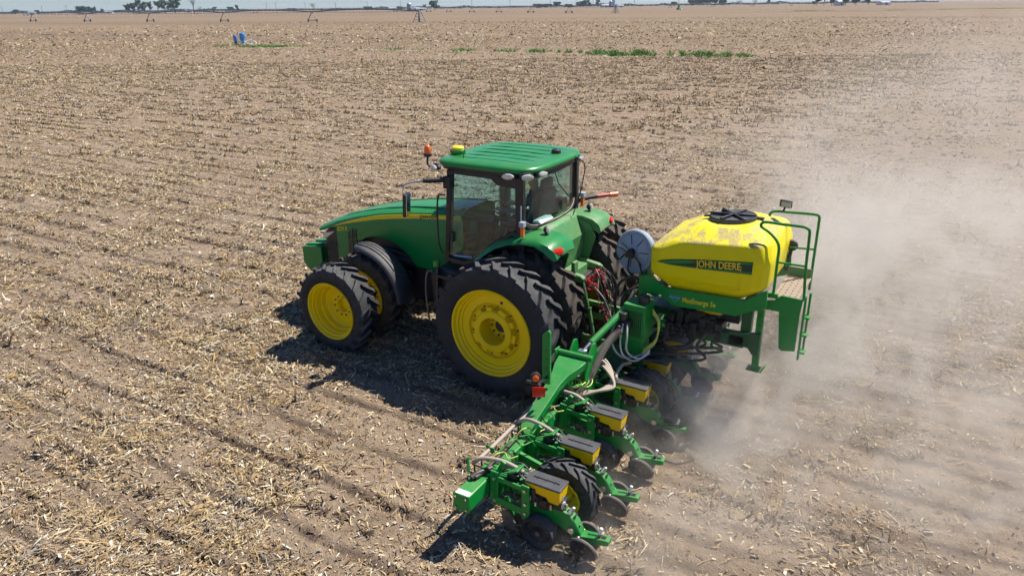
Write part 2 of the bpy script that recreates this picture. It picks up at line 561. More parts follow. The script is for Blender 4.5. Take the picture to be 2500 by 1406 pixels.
def soil_mat():
    m, nt, out = new_mat('dry_field_soil')
    p = nd(nt, 'ShaderNodeBsdfPrincipled')
    geo = nd(nt, 'ShaderNodeNewGeometry')
    pos = geo.outputs['Position']
    st = nd(nt, 'ShaderNodeMapping')
    st.inputs['Scale'].default_value = (0.35, 1.0, 1.0)
    nt.links.new(pos, st.inputs[0])
    a = noise(nt, st.outputs[0], 0.9, 5.0, 0.6)
    b = noise(nt, pos, 7.0, 5.0, 0.65)
    c = noise(nt, pos, 55.0, 4.0, 0.7)
    soil = mixc(nt, ramp(nt, a, [(0.32, 0.0), (0.68, 1.0)]), (0.203, 0.144, 0.097), (0.322, 0.240, 0.171))
    soil = mixc(nt, ramp(nt, b, [(0.40, 0.0), (0.70, 0.6)]), soil, (0.395, 0.305, 0.222))
    soil = mixc(nt, ramp(nt, c, [(0.28, 0.75), (0.46, 0.0)]), soil, (0.11, 0.078, 0.058))
    # fine chaff lying between the larger pieces
    chaff = ramp(nt, noise(nt, pos, 95.0, 3.0, 0.75, 0.6), [(0.56, 0.0), (0.64, 0.75)])
    soil = mixc(nt, math_(nt, 'MULTIPLY', chaff, ramp(nt, b, [(0.3, 0.25), (0.6, 0.9)])), soil, (0.50, 0.41, 0.27))
    # freshly scuffed, moister soil along the row lines ahead of the machine
    sepp = nd(nt, 'ShaderNodeSeparateXYZ')
    nt.links.new(pos, sepp.inputs[0])
    wv = math_(nt, 'MULTIPLY_ADD', noise(nt, pos, 0.55, 3.0), 0.16, sepp.outputs[1])
    dl = math_(nt, 'PINGPONG', math_(nt, 'ADD', wv, 400 * ROWS - Y1 - 0.08), ROWS * 0.5)
    line = ramp(nt, math_(nt, 'DIVIDE', math_(nt, 'SUBTRACT', ROWS * 0.5, dl), 0.2), [(0.0, 1.0), (0.65, 0.0)])
    line = math_(nt, 'MULTIPLY', line, ramp(nt, noise(nt, pos, 1.7, 4.0, 0.7), [(0.32, 0.0), (0.52, 0.95)]))
    line = math_(nt, 'MULTIPLY', line, ramp(nt, noise(nt, st.outputs[0], 0.33, 2.0), [(0.36, 0.35), (0.55, 0.95)]))
    soil = mixc(nt, line, soil, (0.095, 0.066, 0.048))
    # press lines left by the row units behind the machine
    dr = math_(nt, 'PINGPONG', math_(nt, 'ADD', math_(nt, 'MULTIPLY_ADD', noise(nt, pos, 0.8, 2.0), 0.05, sepp.outputs[1]), 400 * ROWS - Y1 - 0.025), ROWS * 0.5)
    press = ramp(nt, math_(nt, 'DIVIDE', dr, 0.2), [(0.0, 1.0), (0.75, 0.0)])
    bk = math_(nt, 'MULTIPLY', math_(nt, 'LESS_THAN', sepp.outputs[0], -2.5), math_(nt, 'LESS_THAN', sepp.outputs[1], Y1 + 0.4))
    press = math_(nt, 'MULTIPLY', math_(nt, 'MULTIPLY', press, bk), ramp(nt, noise(nt, pos, 3.0, 4.0, 0.7), [(0.30, 0.1), (0.65, 0.65)]))
    soil = mixc(nt, press, soil, (0.115, 0.080, 0.056))
    # paler and darker strips of the old crop passes, far out
    stp = nd(nt, 'ShaderNodeMapping')
    stp.inputs['Rotation'].default_value = (0, 0, R_(-31))
    stp.inputs['Scale'].default_value = (0.0010, 0.020, 1.0)
    nt.links.new(pos, stp.inputs[0])
    band = noise(nt, stp.outputs[0], 1.0, 4.0, 0.55)
    dist = nd(nt, 'ShaderNodeVectorMath', operation='LENGTH')
    nt.links.new(pos, dist.inputs[0])
    farf = ramp(nt, math_(nt, 'DIVIDE', dist.outputs['Value'], 220.0), [(0.12, 0.0), (0.55, 1.0)])
    midf = noise(nt, pos, 2.2, 3.0, 0.8)
    farc = mixc(nt, ramp(nt, midf, [(0.40, 0.0), (0.58, 1.0)]), (0.160, 0.112, 0.072), (0.295, 0.216, 0.138))
    farc = mixc(nt, ramp(nt, band, [(0.38, 0.55), (0.56, 0.0)]), farc, (0.140, 0.100, 0.072))
    col = mixc(nt, farf, soil, farc)
    nt.links.new(col, p.inputs['Base Color'])
    p.inputs['Roughness'].default_value = 0.95
    p.inputs['Specular IOR Level'].default_value = 0.15
    hh = math_(nt, 'MULTIPLY_ADD', c, 0.5, b)
    nt.links.new(bump(nt, hh, 0.8, 0.06), p.inputs['Normal'])
    nt.links.new(p.outputs[0], out.inputs[0])
    return m


def fast_mesh(name, co, quads):
    me = bpy.data.meshes.new(name)
    nv, nf = len(co), len(quads)
    me.vertices.add(nv)
    me.vertices.foreach_set('co', np.asarray(co, np.float32).ravel())
    me.loops.add(nf * 4)
    me.loops.foreach_set('vertex_index', np.asarray(quads, np.int32).ravel())
    me.polygons.add(nf)
    me.polygons.foreach_set('loop_start', np.arange(0, nf * 4, 4, dtype=np.int32))
    me.update(calc_edges=True)
    return me


def make_ground():
    gx = graded(-9.0, 11.0, 0.055, -9000.0, 9000.0)
    gy = graded(-7.0, 9.0, 0.05, -9000.0, 3000.0)
    X, Y = np.meshgrid(gx, gy, indexing='ij')
    Z = ground_h(X, Y)
    co = np.stack([X.ravel(), Y.ravel(), Z.ravel()], 1)
    nx, ny = len(gx), len(gy)
    i = (np.arange(nx - 1)[:, None] * ny + np.arange(ny - 1)[None, :]).ravel()
    quads = np.stack([i, i + ny, i + ny + 1, i + 1], 1)
    me = fast_mesh('field_ground', co, quads)
    me.shade_smooth()
    me.materials.append(soil_mat())
    o = bpy.data.objects.new('field_ground', me)
    COL.objects.link(o)
    tag(o, 'bare brown field soil stretching from the tractor to the horizon', 'field', kind='structure')


make_ground()


# ------------------------------------------------------------------ crop residue lying on the soil
def tint_mat(name, rough=0.85, spec=0.2):
    m, nt, out = new_mat(name)
    p = nd(nt, 'ShaderNodeBsdfPrincipled')
    at = nd(nt, 'ShaderNodeAttribute', attribute_name='tint')
    geo = nd(nt, 'ShaderNodeNewGeometry')
    n = noise(nt, geo.outputs['Position'], 60.0, 2.0)
    col = mixc(nt, ramp(nt, n, [(0.3, 0.35), (0.6, 0.0)]), at.outputs['Color'], (0.16, 0.11, 0.07))
    nt.links.new(col, p.inputs['Base Color'])
    p.inputs['Roughness'].default_value = rough
    p.inputs['Specular IOR Level'].default_value = spec
    nt.links.new(p.outputs[0], out.inputs[0])
    return m


STRAW = tint_mat('corn_residue')
PAL = np.array([(0.56, 0.43, 0.24), (0.65, 0.53, 0.33), (0.45, 0.32, 0.165), (0.76, 0.69, 0.55), (0.29, 0.19, 0.105),
                (0.39, 0.34, 0.28), (0.54, 0.38, 0.17), (0.17, 0.115, 0.075), (0.085, 0.062, 0.045)])  # darkest tones stand in for the shadows between the pieces
PALW = np.array([0.15, 0.15, 0.14, 0.11, 0.12, 0.11, 0.05, 0.09, 0.08])


def in_view(x, y, margin=0.16):
    dx, dy = x - CAM_POS[0], y - CAM_POS[1]
    f = dx * math.cos(CAM_YAW) + dy * math.sin(CAM_YAW)
    r = dx * math.sin(CAM_YAW) - dy * math.cos(CAM_YAW)
    return (f > 2.0) & (np.abs(r) < (f + 3.0) * (0.71 + margin)), f


def scatter(n, fmin, fmax):
    """points over the field between two distances out from the camera, even over the area"""
    f = np.sqrt(RNG.random(n) * (fmax ** 2 - fmin ** 2) + fmin ** 2)
    r = (RNG.random(n) * 2 - 1) * (f * 0.76 + 1.5)
    x = CAM_POS[0] + f * math.cos(CAM_YAW) + r * math.sin(CAM_YAW)
    y = CAM_POS[1] + f * math.sin(CAM_YAW) - r * math.cos(CAM_YAW)
    return x, y


def residue_density(x, y):
    p = 0.20 + 1.1 * np.clip((vnoise(x * 0.8, y * 0.8, 21) - 0.30) * 1.9, 0, 1) * (0.5 + vnoise(x * 0.22, y * 0.5, 22))
    p *= 0.75 + 0.5 * vnoise(x * 3.1, y * 3.1, 23)
    d = row_phase(y)
    p *= 1 - 0.55 * np.exp(-(d / 0.09) ** 2) * np.clip((x + 2.4) / 0.5, 0, 1)
    behind = np.clip((-2.4 - x) / 0.5, 0, 1) * (y < Y1 + 0.45)
    p *= 1 - 0.62 * behind
    for ty in TRACKS:
        p *= 1 - 0.55 * (np.abs(y - ty) < 0.26) * (x < 0.0)
    return p


def pick_tint(n, shift=0.0):
    c = PAL[RNG.choice(len(PAL), n, p=PALW)]
    c = c * (0.82 + 0.36 * RNG.random((n, 1))) * (1 - shift)
    return np.clip(c, 0, 0.85)


def basis(yaw, pitch, roll):
    cy_, sy_ = np.cos(yaw), np.sin(yaw)
    cp, sp = np.cos(pitch), np.sin(pitch)
    t = np.stack([cy_ * cp, sy_ * cp, sp], 1)
    s0 = np.stack([-sy_, cy_, np.zeros_like(yaw)], 1)
    u0 = np.cross(t, s0)
    cr_, sr_ = np.cos(roll)[:, None], np.sin(roll)[:, None]
    return t, s0 * cr_ + u0 * sr_, u0 * cr_ - s0 * sr_


def strips(x, y, L, W, lift, yaw=None):
    n = len(x)
    yaw = RNG.random(n) * 2 * np.pi if yaw is None else yaw
    pitch = RNG.normal(0, 0.30, n)
    roll = RNG.normal(0, 0.55, n)
    t, s, u = basis(yaw, pitch, roll)
    z = ground_h(x, y) + lift + np.abs(np.sin(pitch)) * L * 0.35 + np.abs(np.sin(roll)) * W * 0.3
    c = np.stack([x, y, z], 1)
    bend = (np.abs(RNG.normal(0, 0.13, n)) * L)[:, None]
    side = (RNG.normal(0, 0.07, n) * L)[:, None]
    Lh, Wh = (L / 2)[:, None], (W / 2)[:, None]
    rows = []
    for k, (q, wid) in enumerate(((-1, 0.75), (0, 1.0), (1, 0.45))):
        m = c + t * Lh * q + (u * bend * 0.6 if q == 0 else 0) + (s * side if q == 0 else 0)
        rows += [m - s * Wh * wid, m + s * Wh * wid]
    co = np.stack(rows, 1).reshape(-1, 3)
    b = (np.arange(n) * 6)[:, None]
    q1 = b + np.array([[0, 1, 3, 2]])
    q2 = b + np.array([[2, 3, 5, 4]])
    return co, np.concatenate([q1, q2], 1).reshape(-1, 4), 6


def sticks(x, y, L, Rr, yaw, pitch, base=False, zoff=0.0):
    n = len(x)
    t, s, u = basis(yaw, pitch, np.zeros(n))
    z0 = ground_h(x, y) + zoff
    if base:
        a = np.stack([x, y, z0 - 0.02], 1)
        b_ = a + t * L[:, None]
    else:
        c = np.stack([x, y, z0 + Rr + np.abs(np.sin(pitch)) * L * 0.35], 1)
        a, b_ = c - t * (L / 2)[:, None], c + t * (L / 2)[:, None]
    R = Rr[:, None]
    ring = []
    for e, k in ((a, 1.0), (b_, 0.88)):
        for sx, ux in ((-1, -1), (1, -1), (1, 1), (-1, 1)):
            ring.append(e + (s * sx + u * ux) * R * 0.72 * k)
    co = np.stack(ring, 1).reshape(-1, 3)
    b = (np.arange(n) * 8)[:, None]
    pat = [[0, 1, 5, 4], [1, 2, 6, 5], [2, 3, 7, 6], [3, 0, 4, 7], [0, 3, 2, 1], [4, 5, 6, 7]]
    q = np.concatenate([b + np.array([p]) for p in pat], 1).reshape(-1, 4)
    return co, q, 8


def chips(x, y, S):
    n = len(x)
    t, s, u = basis(RNG.random(n) * 6.283, RNG.normal(0, 0.4, n), RNG.normal(0, 0.4, n))
    c = np.stack([x, y, ground_h(x, y) + 0.006 + S * 0.2], 1)
    L, W = (S / 2)[:, None], (S * (0.2 + 0.4 * RNG.random(n)) / 2)[:, None]
    co = np.stack([c - t * L - s * W, c + t * L - s * W * 0.6, c + t * L * 0.8 + s * W, c - t * L * 0.9 + s * W * 0.8], 1).reshape(-1, 3)
    return co, (np.arange(n) * 4)[:, None] + np.array([[0, 1, 2, 3]]), 4


def stuff(name, groups, label, cat):
    cos, qs, ts, off = [], [], [], 0
    for (co, q, per), tint in groups:
        cos.append(co)
        qs.append(q + off)
        ts.append(np.repeat(tint, per, axis=0))
        off += len(co)
    co, q, tint = np.concatenate(cos), np.concatenate(qs), np.concatenate(ts)
    me = fast_mesh(name, co, q)
    at = me.color_attributes.new('tint', 'FLOAT_COLOR', 'POINT')
    at.data.foreach_set('color', np.concatenate([tint, np.ones((len(tint), 1))], 1).astype(np.float32).ravel())
    me.materials.append(STRAW)
    o = bpy.data.objects.new(name, me)
    COL.objects.link(o)
    tag(o, label, cat, kind='stuff')
    return o


def thin(n, a, b, power=1.0):
    x, y = scatter(n, a, b)
    k = RNG.random(n) < np.clip(residue_density(x, y), 0, 1) ** power
    return x[k], y[k]


def logn(n, med, sg, lo, hi):
    return np.clip(med * np.exp(RNG.normal(0, sg, n)), lo, hi)


groups = []
for n, a, b, med, wid in ((110000, 2.5, 13, 0.050, 0.009), (125000, 12, 30, 0.072, 0.014), (120000, 28, 65, 0.115, 0.024), (110000, 60, 130, 0.19, 0.055), (80000, 120, 300, 0.36, 0.13)):
    x, y = thin(n, a, b)
    if b > 200:
        k = RNG.random(len(x)) < np.clip(1.15 - (np.hypot(x - CAM_POS[0], y - CAM_POS[1]) - 120) / 170, 0, 1)
        x, y = x[k], y[k]
    m = len(x)
    groups.append((strips(x, y, logn(m, med, 0.55, 0.025, 0.8), logn(m, wid, 0.45, 0.004, 0.35), 0.008), pick_tint(m) * 0.92))
for n, a, b, med, rad in ((24000, 2.5, 13, 0.066, 0.0078), (27000, 12, 32, 0.095, 0.0095), (20000, 30, 75, 0.15, 0.016)):
    x, y = thin(n, a, b, 1.2)
    m = len(x)
    groups.append((sticks(x, y, logn(m, med, 0.5, 0.025, 0.36), logn(m, rad, 0.28, 0.004, 0.04), RNG.random(m) * 6.283, RNG.normal(0, 0.18, m)), np.clip(pick_tint(m) * 1.12, 0, 0.85)))
for n, a, b, med in ((130000, 2.5, 12, 0.026), (110000, 11, 26, 0.045)):
    x, y = thin(n, a, b, 0.7)
    m = len(x)
    groups.append((chips(x, y, logn(m, med, 0.45, 0.008, 0.12)), pick_tint(m, 0.06)))
# matted heaps of leaves and stalks that share a direction
x, y = thin(2600, 2.5, 16, 1.0)
x2, y2 = thin(4200, 15, 40, 1.0)
x, y = np.concatenate([x, x2]), np.concatenate([y, y2])
nc, per = len(x), 22
yawc = np.repeat(RNG.random(nc) * 6.283, per) + RNG.normal(0, 0.6, nc * per)
rad = np.repeat(RNG.uniform(0.05, 0.20, nc), per)
xx = np.repeat(x, per) + RNG.normal(0, 1, nc * per) * rad
yy = np.repeat(y, per) + RNG.normal(0, 1, nc * per) * rad * 0.6
tc = np.repeat(PAL[RNG.choice([0, 1, 2, 4, 5, 6, 0, 2], nc)] * 0.9, per, axis=0) * (0.6 + 0.7 * RNG.random((nc * per, 1)))
groups.append((strips(xx, yy, logn(nc * per, 0.085, 0.45, 0.03, 0.26), logn(nc * per, 0.010, 0.4, 0.004, 0.028), 0.008 + 0.035 * RNG.random(nc * per), yawc), np.clip(tc, 0.03, 0.8)))
stuff('corn_residue', groups, 'pale dry straw, husks and stalk pieces strewn all over the field', 'crop residue')

# short upright stubs of last year's plants, in broken lines along the field
x, y = scatter(42000, 2.5, 80)
y = np.round((y - 0.30) / 0.762) * 0.762 + 0.30 + RNG.normal(0, 0.06, len(y))
keep = (vnoise(x * 0.9, y * 2.0, 31) > 0.50) & ~((x < -1.9) & (y < Y1 + 0.3) & (RNG.random(len(x)) < 0.6))
for ty in TRACKS + [2.2]:
    keep &= ~((np.abs(y - ty) < 0.3) & (x < 4.0))
keep &= ~((np.abs(y) < 1.9) & (x < 4.0) & (x > -2))
x, y = x[keep], y[keep]
xs = np.repeat(x, 3) + RNG.normal(0, 0.03, len(x) * 3)
ys = np.repeat(y, 3) + RNG.normal(0, 0.03, len(x) * 3)
ms = len(xs)
far = np.hypot(xs - CAM_POS[0], ys - CAM_POS[1])
sc = np.clip(far / 22, 1, 1.9)
g2 = [(sticks(xs, ys, logn(ms, 0.10, 0.42, 0.03, 0.26) * np.sqrt(sc), logn(ms, 0.0085, 0.2, 0.005, 0.014) * sc, RNG.random(ms) * 6.283, np.clip(RNG.normal(1.05, 0.35, ms), 0.2, 1.5), base=True), pick_tint(ms))]
xb = np.repeat(x, 4) + RNG.normal(0, 0.02, len(x) * 4)
yb = np.repeat(y, 4) + RNG.normal(0, 0.02, len(x) * 4)
mb_ = len(xb)
g2.append((sticks(xb, yb, logn(mb_, 0.06, 0.3, 0.03, 0.1), np.full(mb_, 0.004), RNG.random(mb_) * 6.283, RNG.normal(0.25, 0.15, mb_), base=True, zoff=0.03), pick_tint(mb_, 0.15)))
xd = np.repeat(x, 8) + RNG.normal(0, 0.065, len(x) * 8)
yd = np.repeat(y, 8) + RNG.normal(0, 0.05, len(x) * 8)
md_ = len(xd)
dk = np.array([(0.10, 0.075, 0.055), (0.065, 0.05, 0.042), (0.17, 0.125, 0.085)])[RNG.integers(0, 3, md_)]
g2.append((strips(xd, yd, logn(md_, 0.07, 0.4, 0.03, 0.16) * np.repeat(np.sqrt(np.clip(np.hypot(x - CAM_POS[0], y - CAM_POS[1]) / 22, 1, 1.9)), 8), logn(md_, 0.022, 0.4, 0.008, 0.05), 0.015), dk))
stuff('corn_stubble', g2, 'short broken corn stubs standing in lines across the field', 'stubble')

# ------------------------------------------------------------------ wheels
def tyre_mb(R, W, rr, lugs, lug_h, sweep, lug_w, n=56):
    mb = MB()
    c = R - lug_h
    prof = [(rr - 0.01, -W * 0.40), (rr + 0.03, -W * 0.45), (rr + (c - rr) * 0.55, -W * 0.5), (c - 0.07, -W * 0.485), (c - 0.012, -W * 0.42),
            (c, 0.0), (c - 0.012, W * 0.42), (c - 0.07, W * 0.485), (rr + (c - rr) * 0.55, W * 0.5), (rr + 0.03, W * 0.45), (rr - 0.01, W * 0.40)]
    mb.lathe(prof, n=n)
    for side in (-1, 1):
        for i in range(lugs):
            f0 = 2 * math.pi * (i + (0.5 if side > 0 else 0)) / lugs
            secs = []
            for s, yy, rb, rt_ in ((0, 0.015, c, R), (0.35, W * 0.18, c, R), (0.7, W * 0.36, c - 0.005, R - 0.004), (1.0, W * 0.492, c - 0.04, R - 0.018), (1.06, W * 0.505, c - 0.13, c - 0.10)):
                f = f0 + sweep * s ** 0.9
                w = lug_w / R * (0.80 + 0.75 * s)
                sec = []
                for df, r in ((-0.5, rb - 0.012), (0.5, rb - 0.012), (0.40, rt_), (-0.40, rt_)):
                    a = f + df * w
                    sec.append((r * math.cos(a), side * yy, r * math.sin(a)))
                secs.append(sec)
            mb.loft(secs)
    return mb


def bolts(mb, n, rad, y, r=0.018, h=0.03, ph=0.0):
    for i in range(n):
        a = 2 * math.pi * i / n + ph
        mb.cyl((rad * math.cos(a), y - 0.01, rad * math.sin(a)), (rad * math.cos(a), y + h, rad * math.sin(a)), r, 7)


def make_wheel(kind, parent, name='wheel'):
    """thing > wheel > tyre, rim, bolts; its outer face looks along +Y"""
    w = empty(name, (0, 0, 0), None)
    if kind == 'rear':
        R, W, rr = 1.015, 0.47, 0.645
        tyre_mb(R, W, rr, 22, 0.060, 0.19, 0.075, 72).build('tyre', RUBBER, w, 40)
        p = [(rr + 0.004, 0.190), (rr + 0.010, 0.212), (rr - 0.005, 0.222), (rr - 0.022, 0.212), (rr - 0.040, 0.165), (rr - 0.062, 0.155), (rr - 0.070, 0.120),
             (rr - 0.100, 0.110), (rr - 0.110, 0.090), (0.500, 0.085), (0.425, 0.095), (0.408, 0.055), (0.39, 0.045), (0.36, 0.045)]
        MB().lathe(p + [(0.33, 0.04), (0.30, -0.1)], n=64).build('rim', YELLOW, w, 28)
        h = MB().lathe([(0.325, 0.03), (0.312, 0.135), (0.300, 0.150), (0.225, 0.158), (0.208, 0.150), (0.200, 0.02), (0.195, -0.10), (0.001, -0.10)], n=48)
        for i in range(10):
            a = 2 * math.pi * i / 10 + 0.2
            h.box((0.335 * math.cos(a), 0.085, 0.335 * math.sin(a)), (0.06, 0.085, 0.13 if i % 2 else 0.09), (0, -a, 0))
        h.build('hub', YELLOW, w, 28, bevel=0.006)
        b = MB()
        bolts(b, 10, 0.372, 0.045, 0.014, 0.04, 0.5)
        bolts(b, 10, 0.150, -0.10, 0.017, 0.03)
        b.build('wheel_bolts', DSTEEL, w, 30)
        MB().lathe([(0.095, -0.092), (0.001, -0.092)], n=20).build('axle_end', BLACK_M, w)
        MB().tube([(0.47 * math.cos(1.9), 0.084, 0.47 * math.sin(1.9)), (0.47 * math.cos(1.9), 0.094, 0.47 * math.sin(1.9))], 0.022, 12).build('valve_hole', BLACK, w)
    elif kind == 'front':
        R, W, rr = 0.745, 0.41, 0.480
        tyre_mb(R, W, rr, 20, 0.048, 0.22, 0.060, 64).build('tyre', RUBBER, w, 40)
        p = [(rr + 0.004, 0.170), (rr + 0.008, 0.196), (rr - 0.004, 0.206), (rr - 0.018, 0.196), (rr - 0.034, 0.150), (rr - 0.052, 0.140), (rr - 0.060, 0.095), (rr - 0.075, 0.085),
             (rr - 0.085, 0.000), (rr - 0.105, -0.015), (rr - 0.118, -0.090), (0.310, -0.125), (0.215, -0.115), (0.200, -0.105), (0.120, -0.105), (0.113, -0.12), (0.108, -0.19), (0.001, -0.19)]
        MB().lathe(p, n=60).build('rim', YELLOW, w, 28)
        b = MB()
        bolts(b, 10, 0.162, -0.105, 0.014, 0.028)
        b.build('wheel_bolts', DSTEEL, w, 30)
        b = MB()
        bolts(b, 16, 0.385, -0.008, 0.008, 0.01, 0.1)
        b.build('rivets', YELLOW, w, 30)
    else:                                             # the planter's carrying wheels
        R, W, rr = 0.395, 0.23, 0.215
        tyre_mb(R, W, rr, 15, 0.024, 0.42, 0.042, 40).build('tyre', RUBBER, w, 40)
        p = [(rr + 0.003, 0.085), (rr + 0.006, 0.105), (rr - 0.012, 0.105), (rr - 0.022, 0.075), (rr - 0.04, 0.06), (rr - 0.05, 0.0), (0.09, -0.02), (0.08, 0.02), (0.001, 0.02)]
        MB().lathe(p, n=36).build('rim', YELLOW, w, 28)
        b = MB()
        bolts(b, 6, 0.10, -0.02, 0.01, 0.02)
        b.build('wheel_bolts', DSTEEL, w, 30)
    return w


def put(w, loc, parent, mirror=False, spin=0.0):
    w.parent = parent
    w.location = Vector(loc) - Vector(ORG[parent])
    w.scale = (1, -1, 1) if mirror else (1, 1, 1)
    w.rotation_euler = (0, spin, 0)


# ------------------------------------------------------------------ tractor
T = empty('tractor', (0, 0, 0))
tag(T, 'green row crop tractor with yellow dual wheels pulling the planter', 'tractor')

w = make_wheel('rear', T, 'rear_wheel')
wi = copy_tree(w)
for ch in wi.children:
    if ch.name.startswith('tyre'):
        ch.data = ch.data.copy()
        ch.data.materials[0] = RUBBER_IN
put(w, (0, 1.50, 0.985), T, spin=0.05)
put(wi, (0, 0.80, 0.985), T, spin=0.33)
put(copy_tree(wi), (0, -0.80, 0.985), T, True, 0.2)
put(copy_tree(wi), (0, -1.50, 0.985), T, True, 0.45)
w = make_wheel('front', T, 'front_wheel')
wi = copy_tree(w)
for ch in wi.children:
    if ch.name.startswith('tyre'):
        ch.data = ch.data.copy()
        ch.data.materials[0] = RUBBER_IN
put(w, (3.03, 1.56, 0.715), T, spin=0.1)
put(wi, (3.03, 0.86, 0.715), T, spin=0.25)
put(copy_tree(wi), (3.03, -0.86, 0.715), T, True)
put(copy_tree(wi), (3.03, -1.56, 0.715), T, True, 0.3)

# axles, engine, gearbox
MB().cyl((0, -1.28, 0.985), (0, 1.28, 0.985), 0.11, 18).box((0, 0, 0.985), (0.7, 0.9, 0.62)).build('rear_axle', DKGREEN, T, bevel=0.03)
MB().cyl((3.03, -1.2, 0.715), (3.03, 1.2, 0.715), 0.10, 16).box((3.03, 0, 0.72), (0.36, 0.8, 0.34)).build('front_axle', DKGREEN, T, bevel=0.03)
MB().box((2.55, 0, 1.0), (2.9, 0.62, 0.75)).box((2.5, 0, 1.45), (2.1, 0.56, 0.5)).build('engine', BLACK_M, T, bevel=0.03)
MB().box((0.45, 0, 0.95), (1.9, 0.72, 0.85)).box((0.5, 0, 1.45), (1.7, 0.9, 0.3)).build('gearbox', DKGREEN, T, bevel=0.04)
eng = MB()
eng.cyl((2.2, 0.36, 1.25), (2.75, 0.36, 1.25), 0.10, 14).cyl((2.0, 0.38, 1.1), (2.0, 0.38, 1.45), 0.06, 12)
eng.box((2.6, 0.40, 1.0), (0.5, 0.12, 0.2)).tube(curve_pts([(3.3, 0.4, 1.35), (2.9, 0.42, 1.42), (2.5, 0.42, 1.36), (2.1, 0.42, 1.2)]), 0.03, 8)
eng.build('engine_fittings', BLACK, T, bevel=0.01)


def crease(x):
    return float(np.interp(x, [1.2, 1.6, 2.4, 3.0, 3.5, 4.0, 4.25, 4.42], [2.245, 2.22, 2.13, 2.03, 1.91, 1.755, 1.66, 1.585]))


def hood_bottom(x):
    arch = 0.72 + math.sqrt(max(0.90 ** 2 - (x - 2.98) ** 2, 0.0)) if abs(x - 2.98) < 0.82 else 0
    if x > 3.76:
        return 0.97 if x < 4.0 else 0.97 + (x - 4.0) * 0
    base = 1.02 if x > 2.98 else 1.22
    return max(base, arch)


HW = 0.47
xs_h = [1.25, 1.45, 1.7, 1.95, 2.1, 2.17, 2.22, 2.28, 2.36, 2.48, 2.62, 2.78, 2.98, 3.18, 3.32, 3.45, 3.56, 3.64, 3.72, 3.78, 3.9, 3.985]
secs = []
for x in xs_h:
    c, b = crease(x), hood_bottom(x)
    wd = HW * (1.0 if x < 3.4 else 1.0 - (x - 3.4) * 0.035)
    L = [(wd - 0.005, b), (wd + 0.012, b + (c - b) * 0.12), (wd + 0.006, b + (c - b) * 0.55), (wd + 0.008, c - 0.03), (wd - 0.008, c), (wd - 0.07, c + 0.035), (wd * 0.6, c + 0.062), (wd * 0.25, c + 0.072)]
    pts = [(x, y_, z_) for y_, z_ in L] + [(x, -y_, z_) for y_, z_ in reversed(L)]
    secs.append(pts)
MB().loft(secs, caps=False, ring=False).build('hood', GREEN, T, 32)
# nose lip of the hood, reaching over the grille
secs = []
for x in (3.97, 4.1, 4.22, 4.33, 4.42):
    c = crease(x)
    wd = HW * (0.985 - (x - 3.9) * 0.06)
    th = 0.11 if x < 4.1 else 0.09 - (x - 4.1) * 0.10
    L = [(wd - 0.02, c - th), (wd + 0.008, c - th + 0.01), (wd + 0.004, c - 0.02), (wd - 0.02, c + 0.005), (wd * 0.8, c + 0.035), (wd * 0.35, c + 0.055)]
    secs.append([(x, y_, z_) for y_, z_ in L] + [(x, -y_, z_) for y_, z_ in reversed(L)])
MB().loft(secs).build('hood_nose', GREEN, T, 32)
ridge = MB()
for s in (-1, 1):
    ridge.tube([(x, s * (0.30 if x > 2.2 else 0.33), crease(x) + 0.058) for x in (1.3, 1.8, 2.3, 2.8, 3.2, 3.6, 3.9)], [0.022, 0.024, 0.024, 0.02, 0.016, 0.012, 0.006], 6)
ridge.build('hood_ridge', GREEN, T, 40)
# yellow stripe below the crease
top, bot = [], []
for x in (1.27, 1.5, 1.8, 2.2, 2.6, 3.0, 3.3, 3.6, 3.8, 3.95, 4.03):
    k = min(1.0, (4.06 - x) / 0.9) ** 0.7
    top.append((x, crease(x) - 0.022 - 0.035 * (1 - k)))
    bot.append((x, crease(x) - 0.022 - 0.035 * (1 - k) - 0.068 * k))
st = MB()
n = len(top)
for s in (1, -1):
    pts = [(x, s * (HW + 0.019 - max(0, x - 3.4) * 0.018), z) for x, z in top] + [(x, s * (HW + 0.019 - max(0, x - 3.4) * 0.018), z) for x, z in bot]
    pts += [(x, y - s * 0.012, z) for x, y, z in pts]
    fs = []
    for i in range(n - 1):
        fs += [(i, i + 1, n + i + 1, n + i), (2 * n + i, 3 * n + i, 3 * n + i + 1, 2 * n + i + 1), (i, 2 * n + i, 2 * n + i + 1, i + 1), (n + i, n + i + 1, 3 * n + i + 1, 3 * n + i)]
    st.add(pts, fs)
st.build('hood_stripe', STRIPE, T, 30)
sl = Vector((-1, 0, 0.125)).normalized()
text('JOHN DEERE', 0.078, (2.08, HW + 0.022, crease(2.08) - 0.082), sl, (0, 0, 1), LETT, T, extrude=0.001, offset=0.0012, sx=0.86)
text('8270 R', 0.105, (3.95, HW + 0.008, 1.605), Vector((-1, 0, 0.16)), (0, 0, 1), LETTY, T, extrude=0.002, offset=0.002, shear=0.25, sx=0.80)
